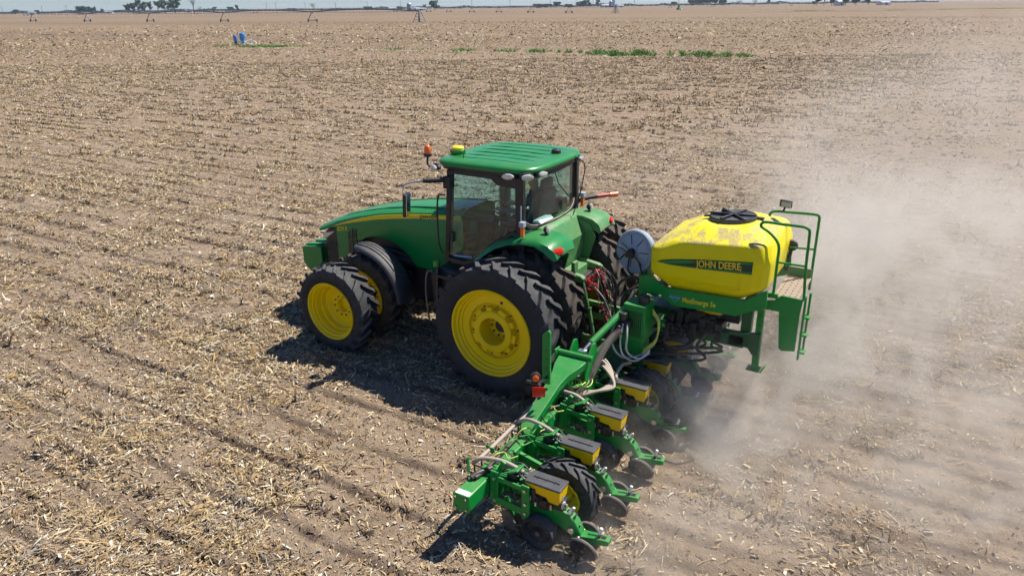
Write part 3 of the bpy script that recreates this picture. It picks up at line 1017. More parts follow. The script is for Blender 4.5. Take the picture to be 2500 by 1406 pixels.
# side vents with their green crossbar, grille, headlights
for s in (1, -1):
    MB().prism([(3.70, 1.63), (3.50, 1.70), (3.50, 1.40), (3.60, 1.18), (3.72, 1.05)], 'y', s * (HW - 0.02), s * (HW + 0.016)).build('side_vent', BLACK, T)
    fr = MB().bar((3.59, s * (HW + 0.018), 1.70), (3.63, s * (HW + 0.018), 1.14), 0.012, 0.016, (0, 1, 0)).bar((3.73, s * (HW + 0.018), 1.47), (3.49, s * (HW + 0.018), 1.53), 0.012, 0.016, (0, 1, 0))
    fr.build('vent_frame', GREEN, T)
MB().loft([[(x, y, z) for y, z in ((wd, 0.90), (wd, zt), (-wd, zt), (-wd, 0.90))] for x, wd, zt in ((3.96, 0.455, 1.68), (4.2, 0.44, 1.60), (4.33, 0.40, 1.53))]).build('grille', BLACK, T, bevel=0.03)
gs = MB()
for i in range(7):
    z = 1.02 + i * 0.06
    gs.box((4.15, 0.462, z), (0.26, 0.012, 0.018)).box((4.345, 0, z), (0.012, 0.7, 0.018))
gs.build('grille_bars', BLACK_M, T)
for s in (1, -1):
    hl = MB().prism([(4.05, 1.575), (4.345, 1.50), (4.345, 1.40), (4.25, 1.425)], 'y', s * 0.40, s * 0.456)
    hl.box((4.335, s * 0.25, 1.455), (0.03, 0.30, 0.10)).build('headlight', LAMPG, T, bevel=0.008)

# front weights: a rack of suitcase slabs on the front bracket
MB().box((4.42, 0, 0.93), (0.32, 0.5, 0.28)).build('weight_bracket', DKGREEN, T, bevel=0.02)
prof = [(4.44, 1.24), (4.86, 1.18), (4.88, 1.15), (4.88, 0.86), (4.72, 0.72), (4.46, 0.70), (4.46, 0.88), (4.40, 0.95), (4.40, 1.20)]
proto = None
for i in range(9):
    y = 0.405 - i * 0.10
    if proto is None:
        proto = MB().prism(prof, 'y', 0.405, 0.485).build('front_weight', GREEN, T, bevel=0.01)
    else:
        c = proto.copy()
        COL.objects.link(c)
        c.location = (0, -0.10 * i, 0)
rib = MB()
for s in (0.36, 0.12, -0.12, -0.36):
    rib.bar((4.46, s, 1.255), (4.85, s, 1.20), 0.10, 0.03)
rib.build('weight_handles', GREEN, T, bevel=0.008)

# front fenders
for s in (1, -1):
    prof = arc2(3.03, 0.72, 0.88, 86, 178, 16)
    secs = []
    for i, (x, z) in enumerate(prof):
        a = R_(86 + (178 - 86) * i / 16)
        nx, nz = math.cos(a), math.sin(a)
        wd = 0.205 * (0.78 + 0.22 * min(1, i / 3))
        sec = []
        for yy, dr in ((-1, -0.05), (-0.96, -0.012), (-0.8, 0.012), (-0.3, 0.028), (0.3, 0.028), (0.8, 0.012), (0.96, -0.012), (1, -0.05), (0.9, -0.045), (-0.9, -0.045)):
            sec.append((x + nx * dr, s * 0.86 + yy * wd, z + nz * dr))
        secs.append(sec)
    MB().loft(secs).build('front_fender', FEND, T, 50)
    rb = MB()
    for yy in (-0.05, 0.02, 0.09):
        rb.tube([(3.03 + 0.910 * math.cos(R_(a)), s * 0.86 + yy, 0.72 + 0.910 * math.sin(R_(a))) for a in range(88, 146, 6)], 0.008, 5)
    rb.build('fender_ribs', BLACK, T)
    MB().bar((2.6, s * 0.6, 1.3), (2.9, s * 0.86, 1.60), 0.04, 0.03).build('fender_bracket', BLACK_M, T)

# fuel tank, steps, tool box on the near side
MB().prism([(1.62, 1.34), (1.45, 1.48), (0.75, 1.48), (0.62, 1.30), (0.70, 0.62), (1.55, 0.56)], 'y', 0.42, 0.93).build('fuel_tank', BLACK, T, bevel=0.05, seg=3)
MB().prism([(1.62, 1.34), (1.45, 1.48), (0.75, 1.48), (0.62, 1.30), (0.70, 0.62), (1.55, 0.56)], 'y', -0.93, -0.42).build('fuel_tank', BLACK, T, bevel=0.05, seg=3)
stp = MB()
for x in (1.02, 1.40):
    stp.bar((x, 1.02, 0.45), (x, 0.96, 1.50), 0.03, 0.10, (0, 1, 0))
stp.build('step_rail', BLACK_M, T)
for z in (0.50, 0.80, 1.10, 1.38):
    MB().box((1.21, 1.00 - (z - 0.5) * 0.05, z), (0.40, 0.16, 0.035)).build('step', BLACK_M, T, bevel=0.006)
MB().tube(curve_pts([(1.62, 0.98, 0.55), (1.66, 0.98, 1.0), (1.62, 0.98, 1.38), (1.52, 0.96, 1.42)]), 0.016, 8).build('step_handrail', DSTEEL, T)
MB().cyl((1.56, 0.80, 1.45), (1.56, 0.80, 1.54), 0.055, 14).build('fuel_cap', WIREG, T)
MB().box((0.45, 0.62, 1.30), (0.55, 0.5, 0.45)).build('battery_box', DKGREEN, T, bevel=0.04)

# cab floor, frame, glass
MB().prism([(1.30, 1.55), (-0.05, 1.55), (-0.05, 2.22), (0.18, 2.12), (0.45, 1.94), (0.62, 1.70), (1.30, 1.66)], 'y', -0.84, 0.84).build('cab_floor', BLACK, T, bevel=0.02)
MB().prism([(-0.05, 1.45), (-0.38, 1.50), (-0.42, 1.95), (-0.25, 2.24), (-0.05, 2.26)], 'y', -0.56, 0.56).build('cab_rear_panel', GREEN_DUSTY, T, bevel=0.05)
A0, A1 = (1.30, 0.82, 1.58), (1.17, 0.85, 3.04)
B0, B1 = (-0.02, 0.86, 2.18), (-0.02, 0.86, 3.04)
for s in (1, -1):
    f = lambda p: (p[0], s * p[1], p[2])
    MB().bar(f(A0), f(A1), 0.085, 0.10, (0, 1, 0)).build('cab_pillar', BLACK, T, bevel=0.015)
    MB().bar(f(B0), f(B1), 0.13, 0.09, (0, 1, 0)).build('cab_pillar', BLACK, T, bevel=0.015)
    low = [(1.25, 1.66), (0.92, 1.64), (0.72, 1.72), (0.55, 1.90), (0.36, 2.06), (0.15, 2.19), (0.04, 2.26)]
    sill = MB()
    pts = [(x, s * 0.875, z) for x, z in low]
    for p, q in zip(pts, pts[1:]):
        sill.bar(p, q, 0.05, 0.10, (0, 1, 0))
    sill.build('door_sill', BLACK, T)
    MB().prism([(1.14, 3.04), (1.14, 2.99), (0.45, 2.98), (0.34, 2.90), (0.02, 2.88), (0.02, 3.04)], 'y', s * 0.84, s * 0.90).build('door_header', BLACK, T, bevel=0.008)
    gl = [(1.235, 1.68), (0.92, 1.67), (0.74, 1.75), (0.57, 1.93), (0.38, 2.09), (0.17, 2.22), (0.03, 2.29), (0.03, 2.90), (0.34, 2.92), (0.45, 2.99), (1.15, 3.00)]
    MB().prism(gl, 'y', s * 0.868, s * 0.874).build('door_glass', GLASS, T, None)
# windshield and rear window, both bowed outwards
ws = [[(1.19 + 0.11 * math.cos(t * math.pi / 2) + dx, 0.80 * t, z) for t in np.linspace(-1, 1, 13)] for z, dx in ((1.62, 0.06), (3.02, -0.07))]
MB().loft(ws, ring=False).build('windshield', GLASS, T, 60, fix=False)


def rear_x(t):
    return -0.04 - 0.11 * math.cos(t * math.pi / 2) ** 0.8


rw = [[(rear_x(t), 0.81 * t, 2.25 + 0.12 * abs(t) ** 6 + (3.06 - 2.25 - 0.12 * abs(t) ** 6) * k) for t in np.linspace(-1, 1, 17)] for k in (0.0, 0.5, 1.0)]
MB().loft(rw, ring=False).build('rear_window', GLASS_R, T, 60, fix=False)
seal = MB().tube([(rear_x(t) - 0.006, 0.81 * t, 2.24 + 0.12 * abs(t) ** 6) for t in np.linspace(-1, 1, 17)], 0.024, 6)
seal.tube([(rear_x(t) - 0.004, 0.81 * t, 3.01) for t in np.linspace(-1, 1, 17)], 0.03, 6)
seal.build('window_seal', BLACK, T)
MB().tube([(rear_x(t) - 0.016, 0.80 * t, 2.275 + 0.12 * abs(t) ** 6) for t in np.linspace(-1, 1, 17)], 0.007, 5).build('window_trim', HOSET, T)


def roof_ring(z, x0, x1, hy, p=5.0, n=48):
    out = []
    for k in range(n):
        a = 2 * math.pi * k / n
        ca, sa = math.cos(a), math.sin(a)
        ex = math.copysign(abs(ca) ** (2 / p), ca)
        ey = math.copysign(abs(sa) ** (2 / p), sa)
        out.append(((x0 + x1) / 2 + (x1 - x0) / 2 * ex, hy * ey, z + (0.010 * (1 - ex * ex) if z > 3.16 else 0)))
    return out


MB().loft([roof_ring(3.030, -0.12, 1.38, 0.84), roof_ring(3.040, -0.19, 1.46, 0.90), roof_ring(3.100, -0.21, 1.49, 0.915)]).build('roof_underside', BLACK, T, 40)
MB().loft([roof_ring(3.095, -0.225, 1.51, 0.922), roof_ring(3.125, -0.24, 1.52, 0.932), roof_ring(3.155, -0.225, 1.505, 0.92), roof_ring(3.176, -0.18, 1.45, 0.875, 5),
           roof_ring(3.186, -0.02, 1.22, 0.72, 4), roof_ring(3.188, 0.3, 0.9, 0.4, 3)]).build('roof', GREEN, T, 60)
rr_ = MB()
for y in (-0.62, -0.38, -0.13, 0.13, 0.38, 0.62):
    rr_.tube([(0.0, y, 3.186), (0.3, y, 3.194), (0.65, y, 3.197), (1.0, y, 3.194), (1.25, y, 3.186)], [0.003, 0.008, 0.008, 0.008, 0.003], 6)
rr_.build('roof_ribs', GREEN, T, 60)

for x, y, z, dx, dy in ((1.40, 0.92, 3.065, 0.45, 0.9), (0.13, 0.92, 3.060, -0.1, 1), (-0.135, 0.87, 3.065, -0.7, 0.7), (-0.215, 0.60, 3.065, -1, 0.15), (-0.215, -0.62, 3.070, -1, -0.1), (1.48, 0.55, 3.070, 1, 0), (1.48, -0.55, 3.070, 1, 0)):
    d = Vector((dx, dy, -0.15)).normalized()
    a = d.cross(Vector((0, 0, 1))).normalized()
    b = a.cross(d)
    c = Vector((x, y, z))
    for nm, m_, k, off in (('work_light_housing', BLACK, 1.18, -0.045), ('work_light', LAMPG, 1.0, 0.012)):
        ring = [[c + d * (off + h) + a * 0.088 * k * rr2 * math.cos(t) + b * 0.042 * k * rr2 * math.sin(t) for t in np.linspace(0, 2 * math.pi, 18, endpoint=False)] for rr2, h in ((1.0, 0.0), (1.0, 0.035), (0.75, 0.047), (0.02, 0.050))]
        MB().loft(ring).build(nm, m_, T, 40)

# beacon, receiver, aerials
MB().tube(curve_pts([(1.40, 0.93, 3.08), (1.50, 0.93, 3.07), (1.54, 0.92, 3.12), (1.54, 0.90, 3.21)]), 0.016, 8).lathe([(0.05, 0), (0.062, 0.01), (0.062, 0.045), (0.045, 0.05)], (1.54, 0.90, 3.205), (0, 0, 1), 16, True).build('beacon_stalk', BLACK, T)
MB().lathe([(0.050, 0), (0.053, 0.02), (0.053, 0.07), (0.044, 0.105), (0.022, 0.122), (0.001, 0.124)], (1.54, 0.90, 3.255), (0, 0, 1), 18).build('beacon', ORANGE, T, 60)
MB().lathe([(0.001, 0.0), (0.115, 0.0), (0.125, 0.03), (0.118, 0.06), (0.001, 0.07)], (1.33, 0.42, 3.185), (0, 0, 1), 24).build('receiver_base', GREEN, T, 40)
MB().lathe([(0.001, 0.0), (0.098, 0.0), (0.098, 0.035), (0.08, 0.052), (0.001, 0.056)], (1.33, 0.42, 3.247), (0, 0, 1), 24).build('receiver_dome', STRIPE, T, 40)
MB().lathe([(0.001, 0.0), (0.075, 0.0), (0.07, 0.045), (0.045, 0.06), (0.001, 0.062)], (0.02, -0.30, 3.19), (0, 0, 1), 20).build('roof_aerial_puck', BLACK, T, 40)
MB().tube([(1.05, 0.70, 3.15), (1.02, 0.66, 3.42), (0.98, 0.60, 3.74)], [0.006, 0.004, 0.002], 5).build('whip_aerial', BLACK, T)
MB().tube(curve_pts([(-0.05, -0.35, 3.18), (-0.20, -0.42, 3.15), (-0.36, -0.50, 3.02), (-0.34, -0.50, 2.75), (-0.30, -0.42, 2.45), (-0.28, -0.3, 2.25)]), 0.009, 6).build('aerial_cable', BLACK, T)

# near-side mirror on its arm, grab rail, door handle, wiper
MB().cyl((1.22, 0.95, 2.90), (1.44, 1.18, 2.91), 0.038, 12).box((1.18, 0.92, 2.86), (0.12, 0.10, 0.18)).build('mirror_arm', BLACK, T, bevel=0.01)
MB().tube(curve_pts([(1.44, 1.18, 2.91), (1.60, 1.36, 2.88), (1.64, 1.41, 2.80), (1.63, 1.41, 2.56)]), 0.011, 8).build('mirror_rod', STEEL, T)
mm = MB().box((1.60, 1.40, 2.58), (0.055, 0.19, 0.34), (0, -0.06, R_(18)))
mm.build('mirror_housing', BLACK, T, bevel=0.015)
MB().box((1.571, 1.390, 2.58), (0.006, 0.165, 0.31), (0, -0.06, R_(18))).build('mirror_face', MIRROR, T)
MB().tube(curve_pts([(1.24, 0.93, 2.66), (1.34, 0.96, 2.64), (1.37, 0.97, 2.3), (1.36, 0.97, 1.9), (1.30, 0.95, 1.74)]), 0.014, 8).build('grab_rail', BLACK, T)
MB().box((1.16, 0.895, 2.02), (0.06, 0.04, 0.16)).build('door_handle', BLACK, T, bevel=0.01)
MB().tube([(1.06, 0.80, 2.34), (0.55, 0.80, 2.30), (0.15, 0.80, 2.22)], 0.012, 6).build('door_grab_bar', BLACK, T)
MB().box((0.99, 0.881, 1.73), (0.34, 0.006, 0.028), (0, R_(4), 0)).build('door_decal', LBLUE, T)
MB().tube([(-0.17, 0.1, 3.00), (-0.18, 0.0, 2.8), (-0.17, -0.34, 2.55)], 0.008, 5).build('rear_wiper', BLACK, T)

# seat, wheel and console behind the glass
MB().box((0.30, 0, 2.02), (0.46, 0.50, 0.12)).box((0.30, 0, 1.86), (0.3, 0.36, 0.3)).build('seat', SEATM, T, bevel=0.04, seg=3)
MB().box((0.07, 0, 2.38), (0.13, 0.50, 0.64), (0, R_(-8), 0)).box((0.02, 0, 2.78), (0.10, 0.28, 0.18), (0, R_(-8), 0)).build('seat_back', SEATM, T, bevel=0.04, seg=3)
MB().box((0.38, -0.36, 2.16), (0.50, 0.13, 0.10)).box((0.42, 0.34, 2.14), (0.36, 0.09, 0.08)).build('armrest', SEATM, T, bevel=0.02)
MB().cyl((1.05, 0, 1.7), (0.90, 0, 2.16), 0.05, 10).box((1.08, 0, 1.86), (0.22, 0.34, 0.46)).build('steering_column', BLACK, T, bevel=0.03)
sw = []
for k in range(25):
    a = 2 * math.pi * k / 24
    sw.append((0.86 + 0.09 * math.sin(a) * 0.9, 0.20 * math.cos(a), 2.25 + 0.19 * math.sin(a) * 0.75))
m = MB().tube(sw, 0.014, 8, False)
for k in (2, 10, 18):
    m.tube([sw[k], (0.885, 0, 2.2)], 0.011, 6)
m.build('steering_wheel', BLACK, T)
MB().box((0.55, -0.62, 2.42), (0.05, 0.26, 0.22), (0, 0, R_(-25))).box((0.30, -0.70, 2.2), (0.5, 0.16, 0.4)).build('display_console', BLACK, T, bevel=0.02)
MB().prism([(-0.02, 2.30), (-0.16, 2.30), (-0.12, 2.34), (-0.02, 2.33)], 'y', 0.12, 0.50).build('papers', WHITE, T)
MB().cyl((1.32, -0.92, 1.6), (1.32, -0.92, 2.55), 0.10, 16).cyl((1.32, -0.92, 2.55), (1.32, -0.92, 3.05), 0.055, 14).build('exhaust_stack', BLACK_M, T, 40)

# rear fenders with their lamps
for s in (1, -1):
    outp = [(0.88, 1.50), (0.76, 1.70), (0.58, 1.90), (0.36, 2.06), (0.10, 2.16), (-0.14, 2.205), (-0.36, 2.215), (-0.54, 2.175), (-0.655, 2.10), (-0.69, 2.00)]
    inp = [(0.82, 1.48), (0.70, 1.67), (0.53, 1.86), (0.32, 2.01), (0.08, 2.11), (-0.14, 2.15), (-0.34, 2.145), (-0.48, 2.09), (-0.56, 2.03), (-0.66, 1.98)]
    secs = []
    for (xo, zo), (xi, zi) in zip(outp, inp):
        secs.append([(xo, s * 0.46, zo + 0.0), (xo, s * 0.66, zo + 0.025), (xo, s * 0.90, zo + 0.015), (xo, s * 1.02, zo - 0.02), (xi, s * 1.05, zi - 0.015), (xi, s * 1.03, zi - 0.03), (xi, s * 0.90, zi), (xi, s * 0.46, zi - 0.01)])
    MB().loft(secs).build('rear_fender', GREEN if s > 0 else GREEN_DUSTY, T, 50)
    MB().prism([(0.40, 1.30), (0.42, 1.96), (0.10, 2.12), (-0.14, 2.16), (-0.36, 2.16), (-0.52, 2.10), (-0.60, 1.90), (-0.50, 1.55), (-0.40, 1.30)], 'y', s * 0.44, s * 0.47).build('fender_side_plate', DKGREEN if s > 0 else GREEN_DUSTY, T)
    c = Vector((-0.655, s * 0.92, 2.075))
    d = Vector((-1, s * 0.35, 0.25)).normalized()
    a = d.cross(Vector((0, 0, 1))).normalized()
    b = a.cross(d)
    MB().loft([[c + d * h + a * 0.105 * k * math.cos(t) + b * 0.052 * k * math.sin(t) for t in np.linspace(0, 2 * math.pi, 20, endpoint=False)] for k, h in ((1.0, -0.05), (1.0, 0.016), (0.8, 0.03), (0.02, 0.034))]).build('tail_light', RED, T, 40)
    MB().cyl((-0.37, s * 0.72, 2.21), (-0.37, s * 0.72, 2.28), 0.012, 8).ball((-0.365, s * 0.72, 2.30), 0.045, 0.06, 0.052).build('fender_lamp_housing', BLACK, T, 50)
    MB().lathe([(0.052, 0), (0.045, 0.018), (0.001, 0.024)], (-0.395, s * 0.72, 2.305), (-1, s * 0.15, 0.1), 18).build('fender_lamp', LAMPG, T, 50)
    # marker lamps beside the cab
    MB().box((-0.12, s * 0.98, 2.30), (0.05, 0.06, 0.15)).build('marker_lamp', ORANGE, T, bevel=0.01)
    MB().box((-0.12, s * 0.98, 2.41), (0.075, 0.085, 0.07)).cyl((-0.09, s * 0.97, 2.44), (-0.08, s * 0.95, 2.66), 0.010, 8).build('marker_lamp_cap', FANM, T, bevel=0.008)
MB().prism([(-0.44, 2.00), (-0.40, 2.10), (-0.47, 1.90)], 'y', 0.38, 0.52).build('slow_vehicle_plate', RED, T)
# arm on the far side carrying the extremity lamp
MB().tube(curve_pts([(0.02, -0.84, 2.20), (-0.06, -0.95, 2.30), (-0.15, -1.08, 2.335), (-0.26, -1.22, 2.345)]), 0.036, 8).build('extremity_arm', BLACK, T, 50)
MB().cyl((-0.26, -1.22, 2.345), (-0.40, -1.40, 2.345), 0.036, 12).build('extremity_reflector', surf('red_reflector_tape', (0.42, 0.05, 0.03), 0.45), T)
MB().cyl((-0.40, -1.40, 2.345), (-0.50, -1.53, 2.342), 0.042, 14).build('extremity_lamp', ORANGE, T, bevel=0.015)

# three point hitch, couplers, hoses at the back
for s in (1, -1):
    MB().prism([(-0.36, 1.56), (-0.48, 1.58), (-0.74, 1.54), (-0.80, 1.50), (-0.78, 1.44), (-0.70, 1.44), (-0.50, 1.46), (-0.36, 1.42)], 'y', s * 0.26, s * 0.36).build('lift_arm', GREEN_DUSTY, T, bevel=0.015)
    MB().cyl((-0.76, s * 0.31, 1.47), (-0.90, s * 0.36, 1.05), 0.017, 8).cyl((-0.90, s * 0.36, 1.05), (-1.02, s * 0.42, 0.64), 0.028, 10).box((-0.90, s * 0.36, 1.05), (0.06, 0.06, 0.06)).build('lift_link', GREEN_DUSTY, T)
    MB().bar((-0.30, s * 0.36, 0.62), (-1.30, s * 0.46, 0.60), 0.05, 0.11).build('lower_link', GREEN_DUSTY, T, bevel=0.01)
MB().box((-0.52, 0.12, 1.50), (0.20, 0.55, 0.16)).box((-0.62, 0.30, 1.66), (0.06, 0.14, 0.16)).box((-0.46, 0, 1.3), (0.24, 0.66, 0.24)).build('hitch_block', GREEN_DUSTY, T, bevel=0.015)
MB().box((-0.66, -0.02, 1.30), (0.10, 0.34, 0.32)).build('coupler_bank', BLACK_M, T, bevel=0.01)
cp = MB()
for i in range(4):
    for j in range(2):
        cp.cyl((-0.70, -0.14 + i * 0.085, 1.38 - j * 0.13), (-0.80, -0.14 + i * 0.085, 1.38 - j * 0.13), 0.026, 8)
cp.build('hydraulic_couplers', REDP, T)
MB().box((-0.82, -0.08, 1.48), (0.09, 0.12, 0.09), (0.2, 0.3, 0.4)).build('coupler_cover', REDP, T, bevel=0.015)
MB().bar((-0.5, 0, 1.02), (-1.40, 0, 0.98), 0.07, 0.07).build('top_link', GREEN_DUSTY, T, bevel=0.01)
rh = random.Random(21)
for nm, mt_, cnt, rad_ in (('hydraulic_hoses', HOSEB, 8, 0.010), ('tan_hoses', HOSET, 4, 0.008), ('control_cables', HOSEB, 8, 0.006), ('red_cables', REDP, 3, 0.006)):
    ho = MB()
    for i in range(cnt):
        y, z = rh.uniform(-0.18, 0.2), rh.uniform(1.22, 1.52)
        j_ = lambda s: rh.uniform(-s, s)
        ho.tube(curve_pts([(-0.78, y, z), (-0.90 + j_(0.05), y + j_(0.06), z + rh.uniform(-0.02, 0.09)), (-1.04 + j_(0.07), y + 0.05 + j_(0.10), z - 0.18 + j_(0.12)), (-1.12 + j_(0.08), y + 0.10 + j_(0.10), 0.95 + j_(0.16)),
                           (-1.26 + j_(0.08), y + 0.16 + j_(0.12), 0.80 + j_(0.10)), (-1.55 + j_(0.06), 0.35 + j_(0.35), 1.02 + j_(0.12))]), rad_, 6)
    ho.build(nm, mt_, T)

# ------------------------------------------------------------------ driver
def make_driver():
    J = [(0.24, 0, 2.14), (0.20, 0, 2.30), (0.19, 0, 2.47), (0.205, 0, 2.60), (0.225, 0, 2.675), (0.245, 0, 2.745), (0.255, 0, 2.82), (0.25, 0, 2.885), (0.335, 0, 2.79)]
    Rr = [(0.15, 0.12), (0.15, 0.11), (0.165, 0.12), (0.13, 0.10), (0.055, 0.055), (0.078, 0.085), (0.085, 0.095), (0.06, 0.07), (0.014, 0.014)]
    E = [(0, 1), (1, 2), (2, 3), (3, 4), (4, 5), (5, 6), (6, 7), (6, 8)]
    for s in (1, -1):
        b = len(J)
        J += [(0.20, s * 0.19, 2.56), (0.38, s * 0.25, 2.36), (0.62, s * 0.22, 2.34), (0.765, s * 0.185, 2.345), (0.80, s * 0.18, 2.33)]
        Rr += [(0.062, 0.062), (0.048, 0.048), (0.034, 0.034), (0.026, 0.036), (0.02, 0.032)]
        E += [(3, b), (b, b + 1), (b + 1, b + 2), (b + 2, b + 3), (b + 3, b + 4)]
        for k, dy in enumerate((-0.027, -0.009, 0.009, 0.027)):
            f = len(J)
            L_ = (0.9, 1.0, 0.95, 0.78)[k]
            J += [(0.83, s * 0.18 + dy, 2.335), (0.83 + 0.026 * L_, s * 0.18 + dy * 1.1, 2.320), (0.835 + 0.020 * L_, s * 0.18 + dy * 1.1, 2.296)]
            Rr += [(0.009, 0.009), (0.0085, 0.0085), (0.007, 0.007)]
            E += [(b + 4, f), (f, f + 1), (f + 1, f + 2)]
        f = len(J)
        J += [(0.80, s * 0.145, 2.345), (0.825, s * 0.125, 2.335)]
        Rr += [(0.011, 0.011), (0.009, 0.009)]
        E += [(b + 3, f), (f, f + 1)]
        b = len(J)
        J += [(0.30, s * 0.10, 2.14), (0.66, s * 0.14, 2.16), (0.80, s * 0.14, 1.82), (0.84, s * 0.14, 1.72), (0.98, s * 0.15, 1.70)]
        Rr += [(0.09, 0.09), (0.068, 0.068), (0.05, 0.05), (0.045, 0.05), (0.035, 0.045)]
        E += [(0, b), (b, b + 1), (b + 1, b + 2), (b + 2, b + 3), (b + 3, b + 4)]
    me = bpy.data.meshes.new('person')
    me.from_pydata(J, E, [])
    o = bpy.data.objects.new('person', me)
    COL.objects.link(o)
    o.modifiers.new('skin', 'SKIN')
    sv = me.skin_vertices[0].data
    for i, r in enumerate(Rr):
        sv[i].radius = r
        sv[i].use_root = i == 0
    sb = o.modifiers.new('subdivision', 'SUBSURF')
    sb.levels = sb.render_levels = 2
    dg = bpy.context.evaluated_depsgraph_get()
    m2 = bpy.data.meshes.new_from_object(o.evaluated_get(dg))
    bpy.data.objects.remove(o)
    org = Vector((0.24, 0, 2.08))
    for v in m2.vertices:
        v.co -= org
    m2.materials.clear()
    for m_ in (surf('shirt_cloth', (0.10, 0.13, 0.17), 0.9), surf('skin_tone', (0.45, 0.26, 0.18), 0.55), surf('denim_cloth', (0.03, 0.045, 0.08), 0.9)):
        m2.materials.append(m_)
    for p in m2.polygons:
        c = p.center + org
        p.material_index = 1 if (c.z > 2.66 or c.x > 0.70 and c.z > 2.25) else (2 if c.z < 2.19 else 0)
    m2.shade_smooth()
    o = bpy.data.objects.new('person', m2)
    COL.objects.link(o)
    o.location = org
    ORG[o] = org
    tag(o, 'person seated at the steering wheel behind the tractor cab glass', 'person')
    MB().lathe([(0.098, 0.0), (0.100, 0.03), (0.085, 0.075), (0.045, 0.10), (0.001, 0.105)], (0.252, 0, 2.835), (0, 0, 1), 20).prism([(0.33, 2.838), (0.43, 2.828), (0.43, 2.836), (0.33, 2.852)], 'y', -0.07, 0.07).build('cap', surf('cap_cloth', (0.42, 0.43, 0.42), 0.9), o)
    for s in (1, -1):
        MB().ball((0.328, s * 0.032, 2.822), 0.010, 0.012, 0.010, 8, 6).build('eye', BLACK, o)
        MB().ball((0.25, s * 0.088, 2.80), 0.018, 0.010, 0.030, 8, 6).build('ear', m2.materials[1], o)
    MB().box((0.328, 0, 2.752), (0.012, 0.045, 0.008)).build('mouth', surf('lip_tone', (0.35, 0.14, 0.11), 0.6), o)


make_driver()

# ------------------------------------------------------------------ planter
P = empty('planter', (-1.5, 0, 0))
tag(P, 'green wide planter with yellow seed tank and row units in dust', 'planter')
BX0, BX1, BZ0, BZ1 = -1.54, -1.355, 0.475, 0.665          # the toolbar's section
yb0, yb1 = -4.5, 4.55
# wing and centre toolbars with end caps
for a, b in ((1.62, yb1), (-1.52, 1.52), (yb0, -1.62)):
    MB().box(((BX0 + BX1) / 2, (a + b) / 2, (BZ0 + BZ1) / 2), (BX1 - BX0, b - a, BZ1 - BZ0)).build('toolbar', GREEN_P, P, bevel=0.016, seg=3)
MB().box(((BX0 + BX1) / 2, yb1 + 0.006, (BZ0 + BZ1) / 2), (BX1 - BX0 + 0.01, 0.012, BZ1 - BZ0 + 0.01)).build('toolbar_end_cap', GREEN_P, P, bevel=0.004)
b = MB()
for x in (BX0 + 0.03, BX1 - 0.03):
    for z in (BZ0 + 0.03, BZ1 - 0.03):
        b.cyl((x, yb1 + 0.01, z), (x, yb1 + 0.026, z), 0.011, 8)
b.build('end_cap_bolts', STEEL, P)
MB().box(((BX0 + BX1) / 2, yb1 - 0.035, BZ1 + 0.003), (BX1 - BX0 - 0.03, 0.07, 0.005)).build('reflective_tape', WHITE, P)
for s in (1, -1):
    hinge = MB().box((-1.45, s * 1.57, 0.60), (0.30, 0.09, 0.40)).cyl((-1.62, s * 1.57, 0.80), (-1.28, s * 1.57, 0.80), 0.05, 14)
    hinge.build('wing_hinge', GREEN_P, P, bevel=0.012)


CLOSR = surf('highlit_dusty_edge', (0.10, 0.10, 0.10), 0.7, dust=0.6, dscale=6)  # dust plus the grey rim highlight, painted as one paler colour


